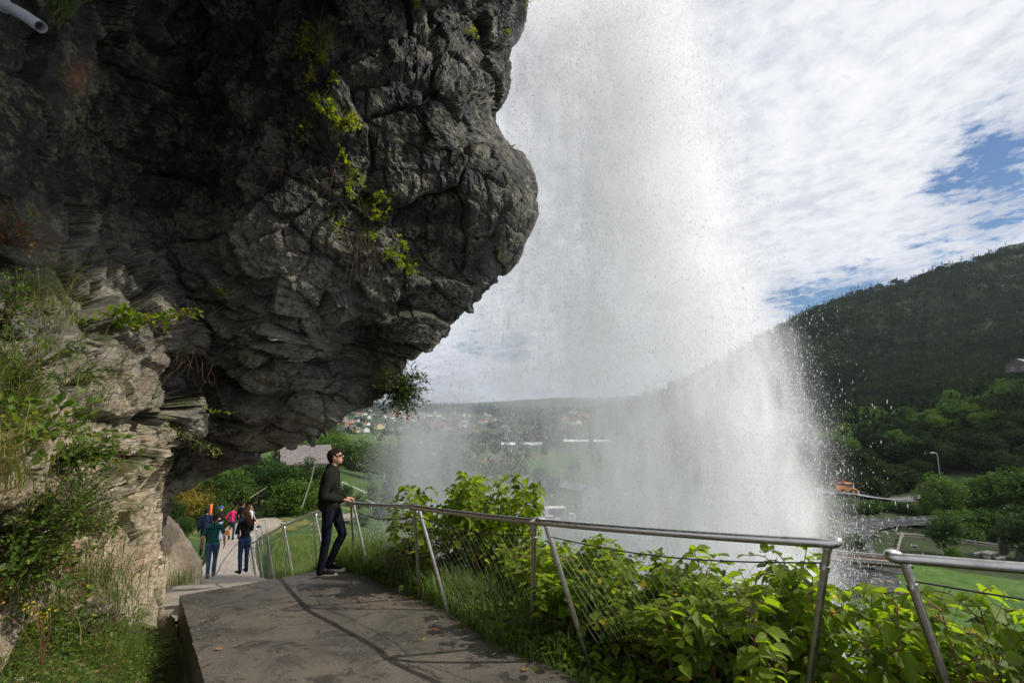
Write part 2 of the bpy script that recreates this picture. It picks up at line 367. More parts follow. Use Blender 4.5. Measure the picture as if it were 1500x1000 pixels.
# albedo of the land: grass, crops, scree, dirt
pj=proj(P); px,py=pj[:,0],pj[:,1]
gm=fbm(P/np.array([30,30,30.]),4); g2=fbm(P/np.array([2.,2,2]),3)
col=np.array([.045,.085,.022])*(1+.35*gm[:,None]+.3*g2[:,None])
def blend(c,w):
    global col
    w=np.clip(w,0,1)[:,None]; col=col*(1-w)+np.array(c)*w
blend((.03,.055,.02),sstep(300,600,rf)*1.0)
fields,_,fid=voro(P*np.array([1/85.,1/60.,0])+np.array([3,1,0]))
fm=((rf>190)&(rf<900)&(P[:,2]<-5))*1.0; blend((.055,.105,.022),fm*(fid>.45)); blend((.11,.12,.045),fm*(fid<.12)); blend((.03,.06,.02),fm*((fid>.12)&(fid<.4)))
blend((.085,.19,.02),((rf>215)&(rf<330)&(px<600)&(px>505))*1.)       # meadows in the valley
blend((.070,.140,.026),((rf>60)&(rf<96)&(px>1290+12*gm)&(py>785))*(.75+.5*g2))          # lawn by the stream
blend((.035,.05,.02),((rf>95)&(rf<260)&(px>1190))*1.)
blend((.20,.17,.06),sstep(-.05,.25,g2)*((rf>44)&(rf<75)&(px<520))*.75)  # dry grass bank
blend((.07,.12,.025),((rf>13)&(rf<40)&(px>395)&(px<560))*.8)
nd=fbm(P/np.array([.35,.35,.35]),4)
blend((.17,.13,.09),((rf<13)&(dpath<-.02))*sstep(-.1,.25,nd)*.8); blend((.10,.075,.05),((rf<13))*sstep(.1,-.3,nd)*.7)
blend((.30,.26,.20),((rf>6)&(rf<16)&(dpath<0)&(dpath>-1.2)&(P[:,1]>6.0))*.8)
blend((.12,.12,.12),(np.hypot(P[:,0]-at(830,765,122)[0],P[:,1]-122)<26)*(py>748)*.85)     # yard by the white house
col=np.clip(col,.01,.9)
m,nt,out=newmat('land'); N=NT(nt); c=N.attr('albedo','Color'); p=N.pos()
c=N.mix(1.0,c,N.ramp(N.noise(p,2.5,8,.7),[(.3,.65),(.7,1.3)]),'MULTIPLY'); c=N.mix(1.0,c,N.ramp(N.noise(p,.45,7,.75),[(.35,(.6,.7,.6)),(.65,(1.35,1.2,1.2))]),'MULTIPLY')
N.l(N.bsdf(c,.95,0,N.bump(N.noise(p,9,6,.7),.6,.05),.15),out.inputs[0]); M_land=m
i=np.arange(nr-1)[:,None]*na; j=np.arange(na-1)[None]
Q=np.stack([i+j,i+na+j,i+na+j+1,i+j+1],-1).reshape(-1,4)[:,::-1]
tag(link('ground',mesh_from('ground',P,Q,M_land,True,cols={'albedo':col})),kind='structure')

P_top=P[:,2].max(); print('LOW',P[:,2].min(),'HIGH',P_top)
# path surfaces
def sheet(name,Lp,Rp,mat,nw=14,skirt=.45,rough=.006,endcap=False):
    t=np.linspace(0,1,nw); G=Lp[:,None]*(1-t[None,:,None])+Rp[:,None]*t[None,:,None]
    wob=fbm(G.reshape(-1,3)*np.array([1.2,1.2,1.2]),3).reshape(G.shape[:2]); G[...,2]+=wob*rough*3
    e=fbm(np.repeat(G[:,:1].reshape(-1,3),1,0)*4,3)*.035; G[:,0,0]+=e*.3; G[:,-1,:2]+=(fbm(G[:,-1]*3.1,3)*.05)[:,None]
    dn=np.array([0,0,skirt]); G=np.concatenate([(G[:,0]-dn)[:,None],G,(G[:,-1]-dn)[:,None]],1)
    if endcap: G=np.concatenate([G,(G[-1:]-dn)],0)
    a,b=G.shape[:2]; i=np.arange(a-1)[:,None]*b; j=np.arange(b-1)[None]
    Q=np.stack([i+j,i+j+1,i+b+j+1,i+b+j],-1).reshape(-1,4)
    o=link(name,mesh_from(name,G.reshape(-1,3),Q,mat,False)); tag(o,kind='structure'); return o
m,nt,out=newmat('wet_asphalt'); N=NT(nt); p=N.pos()
wet=N.ramp(N.noise(p,1.1,7,.68,.6),[(.42,0.),(.57,1.)]); agg=N.noise(p,48,5,.85); spk=N.ramp(N.noise(p,70,3,.8),[(.60,0.),(.68,1.)])
c=N.mix(wet,(.032,.027,.020),(.125,.104,.080)); c=N.mix(N.ramp(agg,[(.42,0.),(.66,.75)]),c,(.165,.145,.12)); c=N.mix(N.math('MULTIPLY',spk,.4),c,(.34,.31,.27))
c=N.mix(N.ramp(N.noise(p,4,8,.7,1.),[(.52,0.),(.60,.75)]),c,(.024,.020,.016))
N.l(N.bsdf(c,N.ramp(wet,[(0.,.45),(1.,.85)]),0,N.bump(agg,.8,.02,N.bump(N.noise(p,12,5,.7),.35,.02)),.35),out.inputs[0]); M_wet=m
m,nt,out=newmat('dry_path'); N=NT(nt); p=N.pos()
c=N.mix(N.ramp(N.noise(p,3,7,.7),[(.3,0.),(.7,1.)]),(.20,.175,.145),(.34,.30,.255)); N.l(N.bsdf(c,.9,0,N.bump(N.noise(p,60,5,.8),.4,.01),.2),out.inputs[0]); M_dry=m
sheet('path',resample(L_,150),resample(R_,150),M_wet,26,.42,endcap=True)
sheet('lower_path',resample(L2,200),resample(R2,200),M_dry,10,.3,.01)
# ------------------------------------------------------------------ overhanging cliff
S=[(1180,-1100),(1080,-700),(1060,-420),(890,-240),(775,-110),(762,0),(763,30),(750,70),(752,100),(756,128),(739,150),(728,165),(735,185),(758,212),(773,248),(779,285),(776,322),(761,358),(738,400),(703,441),(670,475),(633,505),(600,537),(580,564),(556,583),(524,598),(492,617),(462,633),(432,645),(424,652),(392,664),(345,684),(306,700),(276,716),(258,730),(250,742),(246,775),(240,815),(236,850),(234,890),(230,930),(226,980),(222,1040)]  # points above the frame: unseen roof shaped to shade the upper-left rock
Ay=[-1100,-700,-420,-300,-180,-110,-85,-60,-40,-20,0,15,30,60,95,130,165,200,240,275,310,340,370,395,415,435,455,470,485,500,520,545,565,585,605,625,660,700,735,780,830,900,1000]
dcp=[(-300,-420,2.0),(0,-420,2.5),(300,-420,2.9),(700,-420,3.3),(950,-420,3.3),(-300,-1000,1.5),(300,-1000,1.8),(900,-1000,2.0),(600,-180,5.8),(800,-180,6.2),(300,-180,4.8),(0,0,3.7),(90,60,4.3),(160,60,5.3),(250,0,6.6),(330,120,6.9),(450,0,6.9),(560,60,7.2),(620,0,7.8),(700,60,9.2),(760,40,10.2),
 (-300,0,2.3),(0,200,3.7),(70,200,4.3),(160,200,5.6),(220,200,6.8),(330,250,6.7),(430,200,6.9),(480,180,6.7),(520,230,7.2),(620,200,7.6),(680,130,7.9),(720,140,9.6),(700,250,8.0),(770,260,8.6),
 (0,400,3.7),(80,360,4.2),(120,420,5.0),(120,330,5.3),(200,350,6.9),(260,420,7.6),(330,400,7.4),(400,400,7.2),(470,430,7.7),(560,400,8.0),(650,380,8.8),(740,400,9.3),
 (-300,400,2.3),(-300,760,2.0),(-300,900,1.9),
 (0,550,3.5),(80,480,4.3),(130,550,4.8),(200,560,5.7),(236,600,6.3),(275,570,9.0),(230,480,6.6),(290,480,8.0),(340,570,8.8),(400,600,9.2),(410,540,8.2),(450,500,8.6),(530,500,9.6),(600,530,9.0),(560,575,9.2),(480,590,9.0),
 (0,700,3.2),(100,700,4.4),(170,690,5.3),(205,650,5.9),(208,720,6.6),(250,650,9.3),(262,700,9.8),(240,720,8.6),(320,650,9.7),(400,640,9.5),(430,640,9.3),(540,588,9.3),(350,680,9.9),
 (0,850,3.3),(80,830,4.1),(150,830,5.2),(180,880,5.1),(215,800,7.2),(235,860,8.4),(100,900,4.6),(250,735,9.7),(0,950,3.4),(150,950,5.2),(230,960,6.2),(-300,1040,1.9),(220,1060,5.5),(0,1060,2.6)]
dc=np.array(dcp,float); Kx=dc[:,:2]/300.; kd=np.log(dc[:,2])
def tps2(K,v,lam=3e-3):
    n=len(K); A=np.zeros((n+3,n+3)); A[:n,:n]=tps(np.linalg.norm(K[:,None]-K[None],axis=2))+np.eye(n)*lam; A[:n,n]=1; A[:n,n+1:]=K; A[n:,:n]=A[:n,n:].T
    W=np.linalg.solve(A,np.concatenate([v,[0,0,0]]))
    def f(q):
        o=np.zeros(len(q))
        for a in range(0,len(q),20000):
            b=q[a:a+20000]; o[a:a+20000]=tps(np.linalg.norm(b[:,None]-K[None],axis=2))@W[:n]+W[n]+b@W[n+1:]
        return o
    return f
depthf=tps2(Kx,kd)
NR,NU,NB=940,600,70
SA=np.array([(a[0],a[1],-300,b) for a,b in zip(S,Ay)],float)
SA=catmull(SA,400); SA=resample(SA,NR)
u=np.concatenate([np.linspace(0,.8,int(NU*.74),endpoint=False),np.linspace(.8,1,NU-int(NU*.74))])
PX=SA[:,2:3]*(1-u)+SA[:,0:1]*u; PY=SA[:,3:4]*(1-u)+SA[:,1:2]*u
D=np.exp(depthf(np.stack([PX.ravel(),PY.ravel()],1)/300.)).reshape(PX.shape)
e=np.clip((u-.9)/.1,0,1); roll=(1-np.sqrt(np.maximum(1-e*e,0)))[None,:]*np.interp(SA[:,1:2],[480,600],[1.3,.28]); D=D+roll
b=np.linspace(0,1,NB+1)[1:]
Sx=SA[:,0:1]-b[None]**1.5*150; Sy=SA[:,1:2]-0*b[None]; Db=D[:,-1:]+b[None]*np.interp(SA[:,1:2],[250,380,480,640],[6,1.6,.5,.35])
def at_arr(px,py,Y):
    x=(px-750)/F; uu=(500-py)/F; k=Y/(CP-uu*SP); return np.stack([x*k,Y,(SP+uu*CP)*k],-1)
G=np.concatenate([at_arr(PX,PY,D),at_arr(Sx,Sy,Db)],1)
NUt=G.shape[1]
gu=np.gradient(G,axis=1); gv=np.gradient(G,axis=0); Nn=nrm(np.cross(gu,gv))
Nn[:, :NU]*=np.where((Nn[:,:NU]*G[:,:NU]).sum(-1,keepdims=True)>0,-1,1)
# keep continuous on the back
for k in range(NU,NUt):
    s=(Nn[:,k]*Nn[:,k-1]).sum(-1,keepdims=True); Nn[:,k]*=np.where(s<0,-1,1)
Pf=G.reshape(-1,3).copy(); Nf=Nn.reshape(-1,3)
pxf=proj(Pf)[:,0]; pyf=proj(Pf)[:,1]
W=Pf+.30*np.stack([fbm(Pf/1.4+9*k,3) for k in range(3)],-1)
low=sstep(300,460,pyf+.10*(300-pxf)+60*fbm(Pf/1.5,2))                # layered schist below, blockier above
def facets(P,nrmv,sc,seed):
    n=nrm(np.array(nrmv,float)); a=nrm(np.cross(n,[.2,1,.1])); b=np.cross(n,a); M=np.stack([a,b,n],0)
    q=(P@M.T)/np.array(sc); i0=np.floor(q).astype(int); d1=np.full(len(q),9.); d2=d1.copy(); val=np.zeros(len(q))
    for dx in (-1,0,1):
        for dy in (-1,0,1):
            for dz in (-1,0,1):
                c=i0+np.array([dx,dy,dz]); m=(c+seed)&255; h=_perm[_perm[_perm[m[:,0]]+m[:,1]]+m[:,2]]
                cc=c+.5+.42*_g[h]; e=q-cc; d=np.sqrt((e*e).sum(1)); k=d<d1
                v=(e*_g[(h+77)&255]).sum(1)*.7+(_g[h][:,0])*.9
                d2=np.where(k,d1,np.minimum(d2,d)); val=np.where(k,v,val); d1=np.where(k,d,d1)
    return val, np.exp(-((d2-d1)/.07)**2)
nLow=(.42,-.15,.90); nUp=(.86,-.30,-.25)
disp=.42*fbm(W/2.4,3)+.12*fbm(W/.8,3)
for w_,nv,scs in ((low,nLow,((1.7,1.2,.50,.33,.07),(.75,.6,.22,.135,.03),(.26,.22,.085,.030,.010),(.10,.09,.035,.009,.003))),(1-low,nUp,((1.3,1.7,.9,.30,.12),(.55,.8,.40,.085,.045),(.22,.26,.16,.034,.018),(.08,.09,.06,.014,.006)))):
    for k,(a,b,c,am,cr) in enumerate(scs):
        v,e=facets(W if k<2 else Pf+.05*np.stack([fbm(Pf/.25+5*j,2) for j in range(3)],-1),nv,(a,b,c),11+k*13); disp+=w_*(am*v-cr*e)
disp+=.035*fbm(Pf/.14,4,ridge=True)+.014*fbm(Pf/.04,3)
disp+=low*.022*fbm((Pf@np.stack([nrm(np.cross(nLow,[.2,1,.1])),nrm(np.cross(nLow,nrm(np.cross(nLow,[.2,1,.1])))),nrm(np.array(nLow))],0).T)/np.array([.7,.6,.05]),4,ridge=True)
fade=np.interp(Pf[:,1],[0,3,5,9,12],[.35,.55,.8,1.05,.8])
st=np.maximum(np.linalg.norm(gu,axis=-1),np.linalg.norm(gv,axis=-1)).ravel()/(.0055*np.maximum(Pf[:,1],1)); fade=fade*np.clip(3.2/np.maximum(st,.1),.3,1)
fade=fade*(1-.58*sstep(100,230,pyf)*sstep(-190,-20,pxf-np.repeat(SA[:,0],NUt)))
Pf=Pf+Nf*(disp*fade)[:,None]
pale=np.clip(sstep(262,190,pxf-(pyf-640)*.22)*sstep(470,700,pyf)*.95,0,1)
pale=np.clip(pale+.35*fbm(Pf/.5,3)*(pale>.02),0,1)
mid=np.clip(sstep(260,420,pyf)*sstep(600,400,pxf)*.9+.35*fbm(Pf/.6,3),0,1)
rust=np.exp(-(((pxf-90)/75)**2+((pyf-822)/26)**2))+.4*np.exp(-(((pxf-96)/14)**2+((pyf-110)/28)**2))
crev=np.clip(.5+disp*1.6,0,1)
def q4(a,b):
    i=np.arange(a-1)[:,None]*b; j=np.arange(b-1)[None]; return np.stack([i+j,i+j+1,i+b+j+1,i+b+j],-1).reshape(-1,4)
m,nt,out=newmat('cliff_rock'); N=NT(nt); p=N.pos()
# stretched along the layers for foliation
rot=N.n('Mapping'); rot.inputs['Rotation'].default_value=(.17,.44,.2); rot.inputs['Scale'].default_value=(1.2,1.2,9); N.l(N.n('NewGeometry').outputs['Position'],rot.inputs[0]); pl=rot.outputs[0]
fol=N.noise(pl,2.2,9,.66,.8); fine=N.noise(p,13,10,.72,.3); bigv=N.noise(p,.9,5,.6,.5)
dark=N.mix(N.ramp(fine,[(.3,0.),(.72,1.)]),(.004,.0037,.0032),(.038,.035,.027))
dark=N.mix(N.ramp(bigv,[(.35,0.),(.65,.75)]),dark,N.mix(fine,(.003,.003,.003),(.018,.018,.0175)))
lich=N.n('TexVoronoi'); lich.inputs['Scale'].default_value=13; N.l(N.pos(),lich.inputs['Vector'])
lm=N.math('MULTIPLY',N.ramp(N.noise(p,2.4,7,.72,.4),[(.46,0.),(.53,1.)]),N.ramp(N.noise(p,15,7,.72),[(.47,0.),(.52,1.)]))
dark=N.mix(N.math('MULTIPLY',lm,.85),dark,(.16,.15,.088))
rot2=N.n('Mapping'); rot2.inputs['Rotation'].default_value=(.3,-1.05,.35); rot2.inputs['Scale'].default_value=(1.5,1.5,11); N.l(N.n('NewGeometry').outputs['Position'],rot2.inputs[0]); fol2=N.noise(rot2.outputs[0],1.6,9,.7,.9)
dark=N.mix(N.math('MULTIPLY',N.ramp(fol2,[(.5,0.),(.68,1.)]),N.ramp(bigv,[(.4,.75),(.62,.15)])),dark,(.115,.105,.083))
grey=N.mix(N.ramp(fol,[(.32,0.),(.68,1.)]),(.010,.009,.007),(.27,.245,.20))
grey=N.mix(N.ramp(fine,[(.35,0.),(.62,.55)]),grey,(.32,.295,.24))
palec=N.mix(N.ramp(fol,[(.30,0.),(.66,1.)]),(.13,.095,.06),(.62,.52,.385)); palec=N.mix(N.ramp(fine,[(.30,.85),(.52,0.)]),palec,(.075,.06,.045)); palec=N.mix(N.ramp(bigv,[(.45,0.),(.6,.5)]),palec,(.36,.25,.14))
wetb=N.ramp(N.noise(p,1.35,8,.74,.5),[(.485,0.),(.53,1.)])
dark=N.mix(N.math('MULTIPLY',wetb,.85),dark,(.0035,.0035,.0035))
ck=N.n('TexVoronoi',feature='DISTANCE_TO_EDGE'); ck.inputs['Scale'].default_value=4.5; wv=N.n('VectorMath',operation='ADD'); N.l(p,wv.inputs[0]); nz_=N.n('TexNoise'); nz_.inputs['Scale'].default_value=3.; nz_.inputs['Detail'].default_value=6; N.l(p,nz_.inputs['Vector']); sc_=N.n('VectorMath',operation='SCALE'); sc_.inputs['Scale'].default_value=.45; N.l(nz_.outputs['Color'],sc_.inputs[0]); N.l(sc_.outputs[0],wv.inputs[1]); N.l(wv.outputs[0],ck.inputs['Vector'])
crk=N.ramp(ck.outputs['Distance'],[(0.,1.),(.045,0.)]); crk=N.math('MULTIPLY',crk,N.ramp(N.noise(p,1.8,4,.6),[(.45,0.),(.55,1.)]))
c=N.mix(N.attr('mid'),dark,grey); c=N.mix(N.math('MULTIPLY',wetb,N.math('MULTIPLY',N.attr('mid'),.45)),c,(.012,.011,.010)); c=N.mix(N.math('MULTIPLY',crk,.8),c,(.004,.004,.004)); c=N.mix(N.attr('pale'),c,palec)
c=N.mix(N.math('MULTIPLY',N.attr('rust'),N.ramp(fol,[(.35,.3),(.6,.9)])),c,(.38,.13,.04))
up=N.n('SeparateXYZ'); N.l(N.n('NewGeometry').outputs['Normal'],up.inputs[0])
moss=N.math('MULTIPLY',N.ramp(up.outputs[2],[(.45,0.),(.8,1.)]),N.ramp(N.noise(p,1.6,6,.65),[(.42,0.),(.58,.9)]))
c=N.mix(moss,c,(.060,.070,.020))
rgh=N.ramp(N.noise(p,2.0,5,.6),[(.35,.34),(.6,.85)])
crkn=N.math('MULTIPLY',crk,-1)
bp=N.bump(N.mix(N.attr('mid'),fol2,fol),.6,.05,N.bump(fine,.95,.03,N.bump(N.noise(p,60,6,.75),.5,.006)))
N.l(N.bsdf(c,rgh,0,bp,.5),out.inputs[0]); M_rock=m
cliff=link('cliff',mesh_from('cliff',Pf,q4(NR,NUt),M_rock,False,attrs=dict(pale=pale,mid=mid,rust=np.clip(rust,0,1)))); tag(cliff,kind='structure')
front=np.where((np.arange(len(Pf))%NUt)<NU)[0]; fp=proj(Pf[front])
def rock(px,py):
    """nearest point of the cliff's face seen near a pixel"""
    d=(fp[:,0]-px)**2+(fp[:,1]-py)**2; k=np.where(d<16**2)[0]
    if len(k)==0: k=np.array([d.argmin()])
    j=k[(fp[k,2]).argmin()]; i=front[j]; return Pf[i], Nf[i]
# pale boulder against the foot of the cliff
def boulder(c,size,amp,seed,R=None,n=90,mat=None,name='boulder',point=0):
    u=np.linspace(0,2*PI,n,endpoint=False); v=np.linspace(0,PI,n//2)
    U,Vv=np.meshgrid(u,v); d=np.stack([np.sin(Vv)*np.cos(U),np.sin(Vv)*np.sin(U),np.cos(Vv)],-1).reshape(-1,3)
    s=np.random.default_rng(seed); cuts=nrm(s.normal(size=(14,3))); h=s.uniform(.62,.95,14)
    if point: cuts[0]=nrm(np.array([.84,-.46,.30])); h[0]=.40; cuts[1]=nrm(np.array([-.1,-.9,.35])); h[1]=.7
    r=np.min(np.where(d@cuts.T>.05,h/np.maximum(d@cuts.T,.05),2.),axis=1); r=np.minimum(r,1.0)
    Q=d*r[:,None]*(1+amp*fbm(d*2.2+seed,5,ridge=True)[:,None]+amp*.3*fbm(d*9+seed,3)[:,None])*np.array(size)
    if point: tz=np.clip(Q[:,2]/size[2],0,1); Q[:,:2]*=(1-.72*tz**1.1)[:,None]; Q[:,2]*=1+tz*(point-1)*1.6; Q[:,0]-=.12*tz
    if R is not None: Q=Q@R.T
    m_=n//2; F4=[[a*n+b,(a+1)*n+b,(a+1)*n+(b+1)%n,a*n+(b+1)%n] for a in range(m_-1) for b in range(n)]
    return link(name,mesh_from(name,Q,np.array(F4),mat,True),None,c)
m,nt,out=newmat('pale_rock'); N=NT(nt); p=N.pos(obj=True)
n1=N.noise(p,2.2,9,.7,.9); c=N.mix(N.ramp(n1,[(.3,0.),(.7,1.)]),(.52,.38,.25),(.80,.67,.52)); c=N.mix(N.ramp(N.noise(p,9,7,.75),[(.30,.75),(.45,0.)]),c,(.20,.14,.09))
N.l(N.bsdf(c,.85,0,N.bump(n1,.8,.08,N.bump(N.noise(p,22,7,.7),.7,.02)),.2),out.inputs[0]); M_pale=m
R=np.array(Matrix.Rotation(math.radians(-8),3,'Y'))
bm=[(236,735),(256,731),(270,770),(283,806),(286,852),(280,872),(205,885),(212,800)]
bo=boulder(at(236,838,11.5),(.92,.8,1.15),.15,8,np.array(Matrix.Rotation(math.radians(-6),3,'Y')),mat=M_pale,point=1.25); tag(bo,'pale beige pointed boulder leaning at the foot of the cliff beside the path','boulder')
# ------------------------------------------------------------------ railing of bent steel tubes with wire net
m,nt,out=newmat('brushed_steel'); N=NT(nt); p=N.pos(scale=(1,1,1))
n=N.noise(p,30,5,.7); c=N.mix(n,(.37,.36,.34),(.68,.665,.64)); c=N.mix(N.ramp(N.noise(p,5,6,.7),[(.55,0.),(.72,.5)]),c,(.22,.19,.16))
N.l(N.bsdf(c,N.ramp(n,[(.3,.22),(.7,.42)]),1.0,N.bump(N.noise(p,90,3,.6),.12,.003)),out.inputs[0]); M_steel=m
M_wire=plain('net_wire',(.11,.105,.095),.5,.7,.2,20,0); M_cable=plain('dark_cable',(.035,.03,.028),.6,.2,.2,20,0)
joints=[at(1232,797,2.42),at(783,764,3.62),at(603,742,5.1),at(511,736,7.15),at(456,752,8.7),at(411,771,10.4),at(388,785,12.1),at(374,793,13.4),at(365,797,14.6),at(361,797,15.7),at(362,791,17.1),at(366,783,19),at(373,774,21.5),at(380,766,24.5),at(387,759,28)]
j0=at(1296,816,2.30)+(joints[0]-joints[1])*1.0+np.array([.02,0,.03])
joints=[j0]+joints
def panel(A,B,detail,label,k_=0):
    t=nrm(B-A); o=nrm(np.cross([0,0,1.],t))        # walking away from the camera the drop is on the right
    o=-o if (o@np.array([.8,.6,0]))<0 else o
    Ls=np.linalg.norm(B-A)
    if detail>=0: r=.0255
    root=thing('railing_panel',label,'railing',A,0,'bent tube railing panels along the outer edge of the path')
    def end(J,s):
        # hairpin: the rail swings outward at its end, then dives into a leg leaning back along the panel
        base=J+s*t*.36+o*.27; base[2]=min(Hs(base[0],base[1]),J[2]-.95)-.12
        top=J+s*t*.075+o*.062-np.array([0,0,.075])
        return base,top,[J+s*t*.072+o*.062-np.array([0,0,.045]),J+s*t*.056+o*.060-np.array([0,0,.012]),J+s*t*.030+o*.045+np.array([0,0,.006]),J+s*t*.016+o*.022+np.array([0,0,.008]),J+s*t*.035+o*.004,J+s*t*.08,J+s*t*.14]
    bA,tA,pA=end(A,1); bB,tB,pB=end(B,-1)
    mid=[A+(B-A)*f-np.array([0,0,.006*math.sin(PI*f)]) for f in (.2,.4,.6,.8)]
    n=16 if detail>=2 else 8
    pts=catmull(np.array(pA+mid+pB[::-1])-A, 90 if detail>=2 else 40)
    MB().tube(pts,.0225,n).build('handrail',M_steel,root,True)
    for b_,t_ in ((bA,tA),(bB,tB)):
        MB().tube(catmull(np.array([b_,b_*.5+t_*.5,t_+(t_-b_)*.03])-A,8),.019,n).build('leg',M_steel,root,True)
    if detail>=2:
        for b_,t_ in ((bA,tA),(bB,tB)):
            d_=nrm(b_-t_); MB().tube(np.array([t_+d_*.045,t_+d_*.072])-A,.0235,14).tube(np.array([t_+d_*.055-o*.022,t_+d_*.055-o*.04])-A,.006,8).build('clamp',M_steel,root,False)
    # net hung from a sagging cable between the leg tops
    qA,qB=tA-np.array([0,0,.03]),tB-np.array([0,0,.03])
    cb=lambda f: qA+(qB-qA)*f-np.array([0,0,.055*math.sin(PI*f)*Ls/1.9])
    cp_=np.array([cb(f) for f in np.linspace(0,1,24)])
    MB().tube(cp_-A,.0042 if detail>=1 else .006,6).build('cable',M_cable,root,True)
    if detail>=1:
        rad=(.0009 if k_>0 else .0011) if detail>=2 else .0012; mb=MB(); cell=(.062,.066,.095)[min(k_,2)] if detail>=2 else .16
        hgt=1.0; Lq=np.linalg.norm(qB-qA)
        def pt(uu,vv):          # uu along 0..Lq, vv down
            f=np.clip(uu/Lq,0,1); top=cb(f); bot=bA*(1-f)+bB*f; return top+(bot-top)*(vv/hgt)
        slope=1.35
        for sgn in (1,-1):
            k0=-int(hgt/slope/cell)-2; 
            for k in range(k0,int(Lq/cell)+int(hgt/slope/cell)+3):
                u0=k*cell; L=[]
                for vv in np.linspace(0,hgt,15):
                    uu=u0+sgn*vv/slope if sgn>0 else u0-vv/slope+0
                    inset=vv*.22
                    if inset*Lq/1.9<=uu<=Lq-inset*Lq/1.9*.9: L.append(pt(uu,vv)+o*.006*math.sin(uu*9+vv*7))
                if len(L)>=2: mb.tube(np.array(L)-A,rad,3,False)
        if mb.n: mb.build('wire_net',M_wire,root,False)
    return root
ord_=['the near panel cut off by the right side of the frame','the long near panel in front of the waterfall','the panel in front of the tall leafy bush','the panel whose end the man in the green jacket holds','the panel just behind the man in the green jacket, sloping downhill','second panel downhill behind the man in the green jacket','third panel downhill behind the man','fourth panel downhill, beside the dark-haired walker','fifth panel downhill, seen almost end-on','sixth panel downhill, seen almost end-on','seventh panel downhill, seen almost end-on','eighth panel downhill, seen almost end-on','ninth panel downhill where the railing turns','tenth panel downhill, thin and far','farthest panel of the railing down the slope']
for k in range(len(joints)-1):
    panel(joints[k+1].copy() if k else at(1296,816,2.30),joints[k].copy(),2 if k<3 else (1 if k<7 else 0),'steel tube railing, '+ord_[k],k)
# corrugated drain pipe poking from the rock, top left
m=plain('grey_plastic',(.30,.31,.33),.45,0,.15,10,.1)
a=at(-14,-2,3.3); b_=at(30,20,3.25); c_=at(60,40,3.2)
pts=catmull([a,b_,c_],260); s=np.arange(260); r=.038+.004*np.sin(s*PI/3.2)
r=np.where(s<60,.055,r)
mb=MB(); mb.tube(pts,r,20,False); mb.tube(pts[::-1][:90],.030,20,False)
o=mb.build('drain_pipe',m,None,True); tag(o,'grey corrugated plastic pipe end sticking out of the dark rock at top left','pipe')
# small bolts and lamp on the rock above the path
m=plain('galvanised',(.4,.4,.42),.4,.9,.1,20,0)
# ------------------------------------------------------------------ people
def skinmat(name,c):
    m,nt,out=newmat(name); N=NT(nt); b=N.n('BsdfPrincipled'); n=N.noise(N.pos(obj=True),14,4)
    N.l(N.mix(n,tuple(x*.85 for x in c),tuple(x*1.1 for x in c)),b.inputs[0]); b.inputs['Roughness'].default_value=.55; b.inputs['Subsurface Weight'].default_value=.1; b.inputs['Subsurface Radius'].default_value=(.02,.008,.004)
    N.l(b.outputs[0],out.inputs[0]); return m
M_skin=skinmat('skin',(.52,.30,.20)); 
def cloth(name,c,var=.2): return plain(name,c,.9,0,var,6,.25,.15)
def Rz(a): c,s=math.cos(a),math.sin(a); return np.array([[c,-s,0],[s,c,0],[0,0,1.]])
def Ry(a): c,s=math.cos(a),math.sin(a); return np.array([[c,0,s],[0,1,0],[-s,0,c]])
def Rx(a): c,s=math.cos(a),math.sin(a); return np.array([[1,0,0],[0,c,-s],[0,s,c]])
